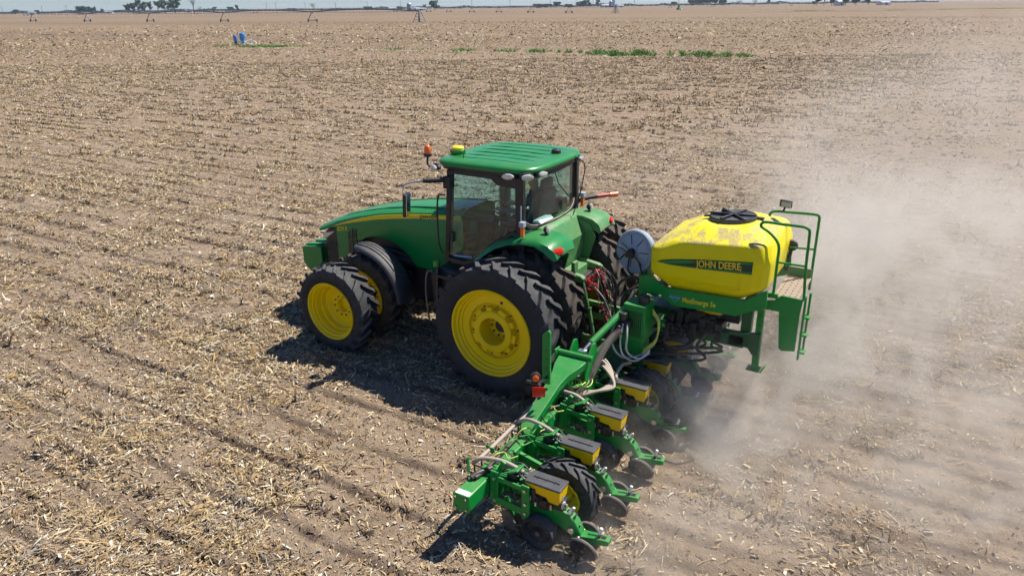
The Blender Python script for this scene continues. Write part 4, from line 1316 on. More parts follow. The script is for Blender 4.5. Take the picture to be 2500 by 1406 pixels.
# one row unit at the origin of its own empty; x and z as in the field, y across the row
def make_unit():
    u = empty('row_unit', (0, 0, 0))
    MB().box((-1.575, 0, 0.56), (0.05, 0.30, 0.34)).box((-1.60, 0.125, 0.56), (0.09, 0.03, 0.40)).box((-1.60, -0.125, 0.56), (0.09, 0.03, 0.40)).build('mounting_head', GREEN_P, u, bevel=0.006)
    ub = MB()
    for y in (-0.07, 0.07):
        ub.tube(curve_pts([(-1.59, y, BZ1 - 0.03), (-1.575, y, BZ1 + 0.035), (-1.45, y, BZ1 + 0.030), (-1.32, y, BZ1 + 0.035), (-1.31, y, BZ1 - 0.03), (-1.31, y, 0.50)], 4), 0.010, 6)
    ub.build('u_bolts', BLACK_M, u)
    for y in (-0.135, 0.135):
        MB().bar((-1.60, y, 0.690), (-1.985, y, 0.665), 0.022, 0.055).build('parallel_arm', GREEN_P, u, bevel=0.005)
        MB().bar((-1.60, y, 0.420), (-1.985, y, 0.385), 0.022, 0.085).build('parallel_arm', GREEN_P, u, bevel=0.005)
        MB().prism([(-1.93, 0.72), (-2.02, 0.715), (-2.03, 0.40), (-2.00, 0.29), (-1.93, 0.31), (-1.935, 0.45)], 'y', y - 0.013, y + 0.013).build('arm_link_plate', GREEN_P, u, bevel=0.004)
    bl = MB()
    for y in (-0.152, 0.152):
        for x, z in ((-1.61, 0.69), (-1.61, 0.42), (-1.975, 0.665), (-1.975, 0.385), (-1.98, 0.50)):
            bl.cyl((x, y - 0.012, z), (x, y + 0.012, z), 0.017, 8)
    bl.build('arm_bolts', STEEL, u)
    MB().bar((-1.62, 0.0, 0.675), (-1.97, 0.0, 0.655), 0.22, 0.018).build('arm_cover', GREEN_P, u, bevel=0.004)
    # air bag on top of the arms
    MB().lathe([(0.001, 0), (0.062, 0), (0.072, 0.03), (0.062, 0.06), (0.072, 0.09), (0.06, 0.12), (0.001, 0.12)], (-1.76, 0.03, 0.66), (-0.5, 0, 1), 18).build('air_bag', BLACK, u, 40)
    MB().box((-1.80, 0.03, 0.795), (0.14, 0.15, 0.02), (0, 0.46, 0)).bar((-1.62, 0.06, 0.74), (-1.68, 0.06, 0.86), 0.03, 0.05).build('air_bag_plate', GREEN_P, u, bevel=0.004)
    # shank: the cast frame from the arms back to the closing wheels
    sh = [(-1.95, 0.52), (-2.10, 0.545), (-2.30, 0.515), (-2.43, 0.475), (-2.51, 0.40), (-2.565, 0.29), (-2.57, 0.245), (-2.50, 0.225), (-2.42, 0.26), (-2.30, 0.31), (-2.10, 0.33), (-1.96, 0.32)]
    MB().prism(sh, 'y', -0.055, 0.055).build('shank', GREEN_P, u, bevel=0.012)
    sl_ = MB()
    for x, z, a in ((-2.41, 0.489, 0.42), (-2.478, 0.447, 0.85), (-2.535, 0.350, 1.15)):
        sl_.box((x, 0, z), (0.055, 0.045, 0.012), (0, a, 0))
    sl_.build('shank_slot', BLACK, u)
    MB().cyl((-2.44, 0.0, 0.46), (-2.465, 0.0, 0.545), 0.011, 8).cyl((-2.35, 0.03, 0.49), (-2.37, 0.03, 0.60), 0.010, 8).box((-2.44, 0, 0.50), (0.035, 0.12, 0.02)).build('depth_handle', STEEL, u)
    MB().cyl((-2.47, -0.085, 0.315), (-2.47, 0.085, 0.315), 0.032, 14).cyl((-2.545, -0.075, 0.245), (-2.545, 0.075, 0.245), 0.026, 14).build('pivot_pin', STEEL, u)
    # closing wheel arm: a channel with a slotted top
    secs = [[(x, -wd, z0), (x, -wd, z1), (x, wd, z1), (x, wd, z0)] for x, wd, z0, z1 in ((-2.49, 0.050, 0.205, 0.262), (-2.56, 0.062, 0.205, 0.272), (-2.70, 0.052, 0.225, 0.300), (-2.835, 0.046, 0.250, 0.315), (-2.865, 0.040, 0.262, 0.312))]
    MB().loft(secs).build('closing_arm', GREEN_P, u, bevel=0.006)
    MB().box((-2.675, 0, 0.297), (0.10, 0.016, 0.006), (0, 0.2, 0)).box((-2.80, 0.0, 0.3135), (0.05, 0.04, 0.006), (0, 0.12, 0)).build('closing_arm_slot', BLACK, u)
    MB().cyl((-2.745, 0.0, 0.305), (-2.768, -0.012, 0.405), 0.016, 10).build('closing_handle', WHITE, u)
    MB().box((-2.755, 0, 0.318), (0.03, 0.05, 0.035)).build('handle_latch', BLACK_M, u)
    for s in (1, -1):
        ax = Vector((0.06, s * 1.0, -0.30)).normalized()
        c = Vector((-2.62 + 0.05 * (s < 0), s * 0.095, 0.158))
        MB().lathe([(0.001, 0.012), (0.10, 0.012), (0.125, 0.022), (0.148, 0.017), (0.158, 0.0), (0.148, -0.014), (0.10, -0.010), (0.001, -0.010)], c, ax, 32).build('closing_wheel', RUBBER, u, 35)
        MB().lathe([(0.150, 0.019), (0.163, 0.006), (0.163, -0.006), (0.150, -0.016)], c, ax, 32).build('closing_wheel_rim', CLOSR, u, 50)
        bb = MB()
        a1 = ax.orthogonal().normalized()
        a2 = ax.cross(a1)
        for k in range(5):
            q = c + (a1 * math.cos(k * 1.257) + a2 * math.sin(k * 1.257)) * 0.075
            bb.cyl(q, q + ax * 0.022, 0.008, 6)
        bb.cyl(c, c + ax * 0.03, 0.020, 10)
        bb.build('closing_wheel_bolts', DSTEEL, u)
        # gauge wheel and opener disc
        axg = Vector((0.05, s * 1.0, -0.06)).normalized()
        cg = Vector((-2.13, s * 0.125, 0.195))
        MB().lathe([(0.001, 0.0), (0.055, 0.004), (0.07, 0.018), (0.10, 0.022), (0.135, 0.002), (0.150, 0.012), (0.165, 0.050), (0.192, 0.050), (0.200, 0.030), (0.198, -0.050), (0.180, -0.058), (0.001, -0.05)], cg, axg, 40).build('gauge_wheel', RUBBER, u, 40)
        bb = MB()
        a1 = axg.orthogonal().normalized()
        a2 = axg.cross(a1)
        for k in range(6):
            q = cg + (a1 * math.cos(k * 1.047 + 0.3) + a2 * math.sin(k * 1.047 + 0.3)) * 0.125
            bb.cyl(q, q + axg * 0.026, 0.008, 6)
        bb.cyl(cg, cg + axg * 0.035, 0.028, 10)
        bb.build('gauge_wheel_bolts', DSTEEL, u)
        MB().lathe([(0.001, 0.003), (0.185, 0.003), (0.190, 0.0), (0.185, -0.003), (0.001, -0.003)], (-2.06, s * 0.045, 0.16), Vector((0.09, s, -0.1)), 32).build('opener_disc', DSTEEL, u, 30)
        # toothed row cleaner wheel ahead of the opener
        mb = MB()
        axr = Vector((0.38, s, -0.12)).normalized()
        a1 = axr.orthogonal().normalized()
        a2 = axr.cross(a1)
        cr_ = Vector((-1.74, s * 0.09, 0.165))
        ring0, ring1 = [], []
        for k in range(36):
            rr2 = 0.155 if k % 3 == 0 else (0.12 if k % 3 == 1 else 0.115)
            d = a1 * math.cos(k * math.pi / 18) + a2 * math.sin(k * math.pi / 18)
            ring0.append(cr_ + d * rr2 + axr * 0.004)
            ring1.append(cr_ + d * rr2 - axr * 0.004)
        mb.loft([ring0, ring1])
        mb.cyl(cr_ - axr * 0.02, cr_ + axr * 0.03, 0.04, 12)
        mb.build('row_cleaner', DSTEEL, u, 30)
    MB().bar((-1.66, 0, 0.38), (-1.74, 0, 0.18), 0.05, 0.03, (0, 1, 0)).build('row_cleaner_arm', GREEN_P, u)
    MB().box((-2.02, 0.0, 0.20), (0.10, 0.05, 0.24)).build('seed_tube_guard', BLACK_M, u)
    # seed meter, brackets and wiring under the hopper
    mt = MB().lathe([(0.001, 0.07), (0.10, 0.07), (0.125, 0.05), (0.125, -0.05), (0.10, -0.07), (0.001, -0.07)], (-2.14, 0.0, 0.545), (0, 1, 0), 24)
    mt.box((-2.30, 0, 0.545), (0.14, 0.14, 0.10)).box((-2.03, 0.06, 0.60), (0.08, 0.10, 0.18)).box((-2.17, 0.082, 0.55), (0.07, 0.05, 0.07))
    mt.build('seed_meter', BLACK, u, bevel=0.008)
    ft = MB()
    for x, y, z in ((-2.36, 0.06, 0.56), (-2.38, 0.0, 0.53), (-2.02, 0.12, 0.58), (-2.08, 0.11, 0.52), (-2.25, 0.10, 0.53), (-2.33, -0.05, 0.60)):
        ft.cyl((x, y, z - 0.025), (x, y, z + 0.025), 0.012, 7)
    ft.build('meter_fittings', STEEL, u)
    wv = MB()
    for k in range(3):
        wv.tube(curve_pts([(-1.62, 0.03 * k, 0.72), (-1.78, 0.05 * k - 0.08, 0.80 - 0.02 * k), (-1.92, 0.06 * k - 0.06, 0.74), (-2.04, 0.08 - 0.05 * k, 0.64), (-2.10, 0.10, 0.56)]), 0.009, 6)
    wv.build('row_harness', HOSEB, u)
    # hopper: a yellow tub with a stepped floor, under a flat lid
    secs = []
    for z, x0, x1, hw in ((0.555, -2.325, -2.20, 0.068), (0.618, -2.338, -2.185, 0.084), (0.632, -2.340, -2.07, 0.086), (0.725, -2.348, -1.955, 0.104), (0.738, -2.350, -1.945, 0.106)):
        secs.append([(x0, -hw, z), (x1, -hw, z), (x1, hw, z), (x0, hw, z)])
    MB().loft(secs).build('hopper', HOPY, u, 20, bevel=0.008)
    MB().box((-2.150, 0, 0.750), (0.410, 0.212, 0.024)).build('hopper_lid', LIDM, u, bevel=0.009)
    rb = MB().box((-2.15, 0, 0.767), (0.30, 0.006, 0.007))
    for x in (-2.05, -2.15, -2.25):
        rb.box((x, 0, 0.767), (0.006, 0.05, 0.006))
    rb.build('lid_ribs', BLACK, u)
    MB().box((-1.925, 0, 0.735), (0.06, 0.10, 0.05)).cyl((-1.93, 0.0, 0.735), (-1.88, 0.0, 0.755), 0.03, 12).build('hose_inlet', LIDM, u, bevel=0.006)
    MB().tube(curve_pts([(-2.36, 0.07, 0.70), (-2.385, 0.085, 0.66), (-2.375, 0.08, 0.60), (-2.39, 0.06, 0.54)]), 0.006, 6).build('hopper_latch', STEEL, u)
    return u


unit = make_unit()
N_UNITS = 8
for i in range(N_UNITS):
    o = unit if i == 0 else copy_tree(unit)
    o.parent = P
    o.location = Vector((0, UNITS[i], 0)) - ORG[P]

# carrying wheels between the row units
cw = make_wheel('carry', P, 'carrying_wheel')
put(cw, (-2.18, Y1 - 0.37, 0.375), P)
put(copy_tree(cw), (-2.18, Y1 - 2.76, 0.375), P, spin=0.2)
for y in (Y1 - 0.37, Y1 - 2.76):
    MB().bar((-1.50, y - 0.14, 0.56), (-2.18, y - 0.14, 0.40), 0.05, 0.10).cyl((-2.18, y - 0.18, 0.375), (-2.18, y + 0.02, 0.375), 0.035, 12).build('wheel_arm', GREEN_P, P, bevel=0.008)

# wing fold bracket: sloping gooseneck plate, cross tube, clevis plates, lock post
secs = []
for y, x0, x1, z in ((3.30, -1.525, -1.37, 0.70), (3.10, -1.525, -1.37, 0.80), (2.55, -1.54, -1.36, 1.00), (2.38, -1.57, -1.34, 1.055), (2.24, -1.64, -1.30, 1.10), (2.06, -1.68, -1.28, 1.14)):
    t = 0.10 if y < 3.2 else 0.05
    secs.append([(x0, y, z - t), (x1, y, z - t), (x1, y, z), (x0, y, z)])
MB().loft(secs).build('fold_arm', GREEN_P, P, 30, bevel=0.008)
MB().prism([(3.25, 0.66), (3.10, 0.74), (2.4, 0.97), (2.05, 1.05), (2.05, 0.66)], 'x', -1.47, -1.43).build('fold_arm_web', GREEN_P, P)
MB().cyl((-1.73, 2.04, 1.16), (-1.24, 2.04, 1.16), 0.038, 14).box((-1.245, 2.06, 1.15), (0.025, 0.12, 0.13)).build('cross_tube', GREEN_P, P, bevel=0.006)
for x in (-1.40, -1.66):
    MB().prism([(2.10, 0.62), (2.12, 1.02), (1.98, 1.22), (1.90, 1.30), (1.82, 1.28), (1.78, 1.14), (1.80, 0.62)], 'x', x - 0.014, x + 0.014).build('clevis_plate', GREEN_P, P, bevel=0.004)
MB().prism([(-1.35, 1.66), (-1.43, 1.73), (-1.455, 1.70), (-1.455, 1.02), (-1.35, 1.02)], 'y', 2.62, 2.66).bar((-1.41, 2.64, 0.66), (-1.41, 2.64, 1.05), 0.08, 0.05).build('lock_post', GREEN_P, P, bevel=0.005)
h = MB()
for k in range(4):
    h.cyl((-1.41, 2.655, 1.12 + k * 0.12), (-1.41, 2.664, 1.12 + k * 0.12), 0.011, 8)
h.build('post_hole', BLACK, P)
# fold cylinder: barrel and rod
MB().cyl((-1.54, 1.92, 1.17), (-1.60, 1.72, 1.28), 0.028, 12).box((-1.535, 1.93, 1.16), (0.10, 0.08, 0.07)).build('cylinder_rod', STEEL, P)
MB().cyl((-1.585, 1.78, 1.24), (-1.80, 1.08, 1.55), 0.045, 16).build('fold_cylinder', GREEN_P, P, 40, bevel=0.006)
MB().bar((-1.62, 1.84, 1.05), (-1.86, 1.12, 1.36), 0.06, 0.09).build('fold_link', DKGREEN, P, bevel=0.01)
MB().tube([(-1.52, 1.84, 1.10), (-1.72, 1.18, 1.40)], 0.026, 10).build('fold_hose', HOSEB, P)

# marker lamps on the wing
MB().box((-1.37, 2.93, 1.16), (0.16, 0.05, 0.03)).box((-1.47, 2.95, 1.08), (0.03, 0.06, 0.20)).bar((-1.41, 2.66, 1.10), (-1.41, 2.94, 1.15), 0.04, 0.02).build('lamp_bracket', BLACK, P, bevel=0.006)
MB().lathe([(0.001, 0.0), (0.056, 0.0), (0.060, -0.02), (0.060, -0.06), (0.001, -0.06)], (-1.43, 2.96, 1.245), (-0.55, 0.8, 0.1), 20).build('wing_lamp_housing', BLACK, P, 40)
MB().lathe([(0.040, -0.002), (0.040, 0.010), (0.025, 0.018), (0.001, 0.02)], (-1.43, 2.96, 1.245), (-0.55, 0.8, 0.1), 20).build('wing_lamp', ORANGE, P, 40)
MB().box((-1.485, 2.985, 1.09), (0.15, 0.012, 0.13), (0, 0, R_(28))).build('wing_reflector', RED, P, bevel=0.004)

# centre frame: tower, box with louvres, hydraulic motor
MB().box((-1.62, 0.45, 0.80), (0.22, 0.10, 0.60)).box((-1.62, -0.45, 0.80), (0.22, 0.10, 0.60)).box((-1.62, 0, 1.05), (0.16, 1.1, 0.14)).build('hitch_tower', DKGREEN, P, bevel=0.01)
MB().bar((-1.70, 1.35, 0.70), (-2.02, 0.80, 1.20), 0.20, 0.08).box((-1.85, 0.62, 1.18), (0.3, 1.0, 0.12)).box((-2.35, 0, 1.30), (0.9, 0.9, 0.10)).build('centre_frame', DKGREEN, P, bevel=0.01)
MB().box((-1.925, 1.04, 1.37), (0.31, 0.32, 0.50)).build('oil_reservoir', GREEN_P, P, bevel=0.012)
lv = MB()
for k in range(9):
    lv.box((-1.80 - k * 0.028, 1.203, 1.36), (0.011, 0.008, 0.36))
lv.build('louvre', BLACK, P)
MB().cyl((-2.00, 1.05, 1.62), (-2.00, 1.05, 1.72), 0.075, 22).build('reservoir_cap', BLACK, P, bevel=0.006)
MB().prism([(-1.75, 1.15), (-2.05, 1.15), (-2.05, 0.95), (-1.95, 0.85), (-1.80, 0.95)], 'y', 0.9, 1.18).build('reservoir_mount', GREEN_P, P, bevel=0.01)
hm = MB().cyl((-1.80, 1.26, 1.42), (-1.80, 1.26, 1.52), 0.055, 14).box((-1.83, 1.25, 1.36), (0.16, 0.08, 0.10)).cyl((-1.78, 1.30, 1.36), (-1.78, 1.38, 1.34), 0.03, 10)
hm.build('hydraulic_motor', BLACK_M, P, bevel=0.008)
sh_ = MB()
for k, (x, dz) in enumerate(((-1.72, 0.0), (-1.82, -0.02), (-1.88, 0.03))):
    sh_.tube(curve_pts([(x, 1.30, 1.38), (x + 0.02 - 0.03 * k, 1.40, 1.22 + dz), (x - 0.06, 1.42, 1.02 + dz), (x - 0.20, 1.34, 0.92 + dz), (-2.16, 1.18, 1.00 + dz)]), 0.014, 8)
sh_.build('silver_hoses', HOSES, P, 60)
yl = MB()
for k in range(3):
    yl.tube(curve_pts([(-2.10, 0.98, 1.52 - 0.03 * k), (-2.20, 0.98 + 0.02 * k, 1.36), (-2.18, 1.02, 1.12 - 0.02 * k), (-2.05, 1.10, 0.98 - 0.02 * k), (-1.96, 1.16, 0.94)]), 0.012, 7)
yl.build('coiled_yellow_tube', WIREY, P, 60)

# seed tank: eight-sided body with shoulders, on a green cradle
def tank_sec(z, hx0, hx1, hy, ch):
    """rounded rectangle at height z with corner chamfer ch"""
    x0, x1 = hx0, hx1
    pts = [(x0 + ch, -hy), (x1 - ch, -hy), (x1 - ch * 0.3, -hy + ch * 0.3), (x1, -hy + ch), (x1, hy - ch), (x1 - ch * 0.3, hy - ch * 0.3), (x1 - ch, hy), (x0 + ch, hy), (x0 + ch * 0.3, hy - ch * 0.3), (x0, hy - ch), (x0, -hy + ch), (x0 + ch * 0.3, -hy + ch * 0.3)]
    return pts


secs = []
for z, x0, x1, hy, ch in ((1.735, -3.17, -2.22, 0.66, 0.10), (1.955, -3.455, -1.92, 0.802, 0.15), (2.29, -3.47, -1.91, 0.806, 0.17), (2.46, -3.42, -2.17, 0.785, 0.22), (2.60, -3.14, -2.43, 0.45, 0.20)):
    zz = []
    for x, y in tank_sec(z, x0, x1, hy, ch):
        tilt = 0.055 * ((-2.7 - x) / 0.8) if z > 2.3 else (0.03 * ((-2.7 - x) / 0.8) if z < 1.9 else 0)
        zz.append((x, y, z + tilt))
    secs.append(zz)
tank = MB().loft(secs).build('seed_tank', TANKM, P, 40, bevel=0.085, seg=5)
tank.modifiers['bevel'].angle_limit = R_(12)
tank.data.shade_smooth()
seam = MB()
for s in (1, -1):
    seam.box((-3.14, s * 0.808, 2.08), (0.006, 0.006, 0.34)).box((-2.80, s * 0.806, 1.915), (0.70, 0.006, 0.006), (0, R_(2), 0))
seam.build('tank_seams', TANKM, P)
MB().lathe([(0.001, 0.012), (0.27, 0.012), (0.295, 0.028), (0.308, 0.0), (0.300, -0.04), (0.001, -0.04)], (-2.79, 0.0, 2.635), (0.05, 0, 1), 40).build('tank_lid', LIDM, P, 40)
lr = MB()
for k in range(3):
    a = R_(12 + 60 * k)
    d = Vector((math.cos(a), math.sin(a), 0))
    lr.bar(Vector((-2.79, 0, 2.664)) - d * 0.30, Vector((-2.79, 0, 2.664)) + d * 0.30, 0.034, 0.040)
lr.bar((-2.80 - 0.38, -0.06, 2.645), (-2.80 - 0.28, -0.05, 2.648), 0.07, 0.02).bar((-2.80 + 0.38, 0.06, 2.620), (-2.80 + 0.28, 0.05, 2.628), 0.07, 0.02)
lr.build('tank_lid_rib', BLACK, P, bevel=0.006)

# decal on the near side of the tank: a pointed green panel with dark bands and the lettering
def on_tank(x, z):
    return (x, 0.808, z)


def panel(poly, y0, y1, m, name):
    MB().prism(poly, 'y', y0, y1).build(name, m, P, None)


panel([(-2.05, 2.130), (-2.12, 2.162), (-2.27, 2.198), (-2.57, 2.243), (-2.9, 2.280), (-3.275, 2.318), (-3.275, 2.158), (-2.9, 2.140), (-2.6, 2.124), (-2.25, 2.116)], 0.8065, 0.8105, DECALD, 'decal_panel')
panel([(-2.09, 2.134), (-2.27, 2.186), (-2.50, 2.214), (-2.60, 2.205), (-2.4, 2.160), (-2.25, 2.134)], 0.8085, 0.8125, DECALG, 'decal_band')
panel([(-2.52, 2.222), (-2.9, 2.270), (-3.262, 2.308), (-3.262, 2.286), (-2.9, 2.252)], 0.8085, 0.8125, DECALG, 'decal_band')
panel([(-2.25, 2.122), (-2.6, 2.142), (-3.262, 2.186), (-3.262, 2.166), (-2.9, 2.148), (-2.6, 2.131)], 0.8085, 0.8125, DECALG, 'decal_band')
text('JOHN DEERE', 0.128, (-2.585, 0.8145, 2.148), (-1, 0, 0.085), (0, 0, 1), LETTY, P, extrude=0.002, offset=0.0016, sx=0.76)

# cradle under the tank with its lettering
crd = [(-1.80, 1.86), (-1.95, 1.90), (-2.16, 1.765), (-3.21, 1.785), (-3.47, 1.96), (-3.48, 1.74), (-3.42, 1.69), (-3.32, 1.655), (-3.12, 1.545), (-2.95, 1.545), (-2.28, 1.525), (-2.10, 1.66), (-1.80, 1.60)]
for s in (1, -1):
    MB().prism(crd, 'y', s * 0.70, s * 0.745).build('tank_cradle', GREEN_P, P, bevel=0.006)
for x in (-2.0, -2.6, -3.2):
    MB().box((x, 0, 1.64), (0.10, 1.38, 0.10)).build('cradle_crossbar', DKGREEN, P, bevel=0.008)
MB().bar((-2.17, 0.752, 1.735), (-3.20, 0.752, 1.755), 0.012, 0.05).build('cradle_flange', GREEN_P, P)
MB().loft([[(x0, -0.45, z), (x1, -0.45, z), (x1, 0.45, z), (x0, 0.45, z)] for z, x0, x1 in ((1.38, -2.85, -2.55), (1.52, -3.0, -2.4), (1.74, -3.1, -2.3))]).build('tank_funnel', HOPY, P, bevel=0.02)
MB().box((-2.7, 0.1, 1.36), (0.8, 0.6, 0.14)).box((-2.55, 0.42, 1.30), (0.22, 0.2, 0.2)).cyl((-2.3, 0.3, 1.42), (-3.0, 0.3, 1.38), 0.07, 12).build('air_manifold', BLACK, P, bevel=0.015)
dw = random.Random(9)
for k in range(7):
    x_ = -2.22 - 0.11 * k
    MB().box((x_, 0.42 + dw.uniform(-0.06, 0.08), 1.22 + dw.uniform(-0.08, 0.06)), (0.09, 0.30, 0.26)).cyl((x_, 0.58, 1.20), (x_, 0.62, 1.18), 0.05, 12).build('metering_box', BLACK, P, bevel=0.012)
dh = MB()
for k in range(14):
    x_ = -2.15 - 0.055 * k
    y_ = 0.45 + dw.uniform(-0.2, 0.2)
    dh.tube(curve_pts([(x_, y_, 1.20), (x_ + dw.uniform(-0.1, 0.1), y_ + 0.1, 1.0), (x_ + dw.uniform(-0.05, 0.35), y_ + dw.uniform(-0.2, 0.3), 0.86), (-1.80 - 0.05 * (k % 5), y_ + dw.uniform(-0.4, 0.6), 0.80)], 5), 0.020, 7)
dh.build('delivery_hoses', HOSEB, P, 60)
mf = MB()
for k in range(10):
    mf.cyl((-2.35 - 0.07 * k, 0.40 + 0.04 * (k % 2), 1.30), (-2.35 - 0.07 * k, 0.44 + 0.04 * (k % 2), 1.27), 0.016, 7)
mf.build('manifold_fittings', STEEL, P)
text('MaxEmerge 5e', 0.098, (-2.41, 0.747, 1.606), (-1, 0, 0.02), (0, 0, 1), LETTY, P, extrude=0.0015, offset=0.0014, shear=0.1, sx=0.74, spacing=1.02)
tri = MB()
for p, q in (((-2.235, 1.68), (-2.385, 1.675)), ((-2.385, 1.675), (-2.315, 1.575)), ((-2.315, 1.575), (-2.235, 1.68))):
    tri.bar((p[0], 0.747, p[1]), (q[0], 0.747, q[1]), 0.005, 0.006, (0, 1, 0))
tri.box((-2.31, 0.748, 1.648), (0.15, 0.003, 0.018))
tri.build('dealer_decal', LBLUE, P)

# fan housing ahead of the tank
ax = Vector((0.25, 1.0, 0.12)).normalized()
FC = Vector((-1.535, 0.28, 2.03))
MB().lathe([(0.001, -0.10), (0.30, -0.10), (0.315, -0.05), (0.315, -0.01), (0.300, 0.012), (0.285, 0.012), (0.262, -0.004), (0.250, -0.004), (0.235, 0.012), (0.12, 0.028), (0.10, 0.040), (0.001, 0.040)], FC, ax, 44).build('fan_housing', FANM, P, 30)
a1 = Vector((0, 0, 1)) - ax * ax.z
a1.normalize()
a2 = ax.cross(a1)
fr = MB()
for k in range(7):
    t = k * 2 * math.pi / 7 + 0.3
    d = a1 * math.cos(t) + a2 * math.sin(t)
    fr.bar(FC + ax * 0.036 + d * 0.10, FC + ax * 0.016 + d * 0.235, 0.010, 0.006, ax)
fr.build('fan_ribs', BLACK, P)
MB().cyl(FC + ax * 0.04, FC + ax * 0.11, 0.05, 14).box(FC + ax * 0.10 + Vector((0, 0, -0.03)), (0.12, 0.07, 0.09)).build('fan_motor', BLACK, P, bevel=0.01)
fh = MB()
fh.tube(curve_pts([FC + ax * 0.10 + Vector((0.06, 0, 0)), FC + ax * 0.14 + Vector((0.14, 0.02, 0.08)), FC + ax * 0.13 + Vector((0.20, 0, 0.02)), FC + ax * 0.12 + Vector((0.15, 0, -0.12)), FC + ax * 0.12 + Vector((0.07, 0, -0.03))]), 0.011, 7)
fh.tube(curve_pts([FC + ax * 0.11 + Vector((-0.05, 0, -0.03)), FC + ax * 0.14 + Vector((-0.16, 0, -0.12)), FC + ax * 0.10 + Vector((-0.20, 0, -0.30)), Vector((-1.80, 0.35, 1.60))]), 0.012, 7)
fh.tube(curve_pts([FC + ax * 0.11 + Vector((0.0, 0, -0.06)), FC + ax * 0.12 + Vector((0.0, 0.02, -0.25)), FC + ax * 0.10 + Vector((-0.10, 0, -0.36)), Vector((-1.80, 0.40, 1.62))]), 0.014, 7)
fh.tube(curve_pts([(-1.80, 0.45, 1.62), (-1.62, 0.50, 1.74), (-1.44, 0.55, 1.62), (-1.40, 0.60, 1.36), (-1.46, 0.6, 1.10)]), 0.022, 8)
fh.tube(curve_pts([(-1.82, 0.50, 1.58), (-1.68, 0.60, 1.62), (-1.54, 0.66, 1.46), (-1.56, 0.7, 1.2)]), 0.018, 8)
fh.build('fan_hoses', HOSEB, P, 60)
MB().box((-1.70, 0.15, 1.70), (0.10, 0.30, 0.30)).bar((-1.62, 0.1, 1.1), (-1.62, 0.1, 1.75), 0.10, 0.10, (0, 1, 0)).bar((-1.72, 0.55, 1.15), (-1.86, 0.55, 1.80), 0.07, 0.10, (0, 1, 0)).build('fan_support', GREEN_P, P, bevel=0.01)
MB().cyl((-1.60, 0.75, 1.30), (-1.72, 0.70, 1.62), 0.022, 10).cyl((-1.56, 0.78, 1.18), (-1.60, 0.75, 1.30), 0.035, 12).build('steel_strut', STEEL, P)
MB().tube(curve_pts([(-1.58, 1.02, 1.00), (-1.60, 0.98, 1.20), (-1.66, 0.94, 1.32), (-1.78, 0.90, 1.36)]), 0.045, 10).box((-1.62, 0.98, 1.02), (0.08, 0.10, 0.22)).build('valve_block', BLACK_M, P, bevel=0.01)

# rear parking stand and beam
MB().box((-2.85, 0.5, 1.13), (0.75, 0.16, 0.17)).build('stand_beam', DKGREEN, P, bevel=0.01)
MB().prism([(-3.02, 1.25), (-3.42, 1.29), (-3.42, 0.98), (-3.34, 0.98), (-3.28, 1.06), (-3.18, 1.08), (-3.02, 1.06)], 'y', 0.52, 0.58).build('stand_plate', DKGREEN, P, bevel=0.006)
MB().box((-3.22, 0.48, 1.45), (0.13, 0.12, 0.40)).build('stand_tube', DKGREEN, P, bevel=0.008)
MB().box((-3.385, 0.50, 1.26), (0.085, 0.085, 1.0)).build('parking_stand', GREEN_P, P, bevel=0.008)
MB().box((-3.385, 0.50, 0.755), (0.20, 0.16, 0.014)).bar((-3.47, 0.50, 0.76), (-3.52, 0.50, 0.84), 0.12, 0.012).build('stand_foot', GREEN_P, P)
h = MB()
for k in range(5):
    h.cyl((-3.385, 0.54, 0.98 + k * 0.14), (-3.385, 0.546, 0.98 + k * 0.14), 0.012, 8)
h.build('stand_hole', BLACK, P)
MB().box((-3.40, 0.565, 1.70), (0.055, 0.016, 0.13)).build('side_reflector', RED, P, bevel=0.006)

# platform, ladder and handrails at the back
MB().box((-3.665, 0.14, 1.835), (0.31, 0.88, 0.03)).build('platform', surf('dust_covered_steel_plate', (0.30, 0.235, 0.18), 0.85, dust=0.3, dscale=6), P, bevel=0.004)
hp = MB()
for i in range(4):
    for j in range(8):
        hp.cyl((-3.56 - i * 0.07, 0.50 - j * 0.10, 1.850), (-3.56 - i * 0.07, 0.50 - j * 0.10, 1.853), 0.011, 6)
hp.build('platform_hole', BLACK, P)
MB().prism([(-3.43, 1.78), (-3.43, 1.66), (-3.86, 1.66), (-3.88, 1.87), (-3.62, 1.88), (-3.54, 1.80)], 'y', 0.585, 0.61).box((-3.52, 0.60, 1.86), (0.12, 0.05, 0.06)).build('platform_side_plate', GREEN_P, P, bevel=0.004)
MB().box((-3.665, -0.31, 1.90), (0.30, 0.02, 0.14)).build('platform_kick_plate', GREEN_DUSTY, P, bevel=0.004)
MB().prism([(-3.61, 1.67), (-3.86, 1.67), (-3.86, 1.16), (-3.70, 1.13), (-3.66, 1.16)], 'y', 0.57, 0.595).build('ladder_shield', GREEN_P, P, bevel=0.006)
MB().bar((-3.90, 0.55, 1.90), (-3.90, 0.52, 1.03), 0.025, 0.05, (0, 1, 0)).build('ladder_rail', GREEN_P, P)
MB().bar((-3.93, 0.40, 1.90), (-3.93, 0.39, 1.08), 0.025, 0.05, (0, 1, 0)).build('ladder_rail', GREEN_P, P)
for z in (1.12, 1.36, 1.60):
    MB().box((-3.925, 0.465, z), (0.09, 0.11, 0.025)).build('ladder_step', GREEN_P, P, bevel=0.004)
rl = curve_pts([(-3.52, 0.60, 1.88), (-3.52, 0.60, 2.30), (-3.51, 0.60, 2.52), (-3.40, 0.60, 2.65), (-3.285, 0.60, 2.72), (-3.285, 0.60, 2.76), (-3.33, 0.60, 2.785), (-3.55, 0.60, 2.785), (-3.76, 0.60, 2.785), (-3.82, 0.60, 2.765), (-3.845, 0.60, 2.71), (-3.855, 0.60, 2.3), (-3.885, 0.60, 1.86)], 4)
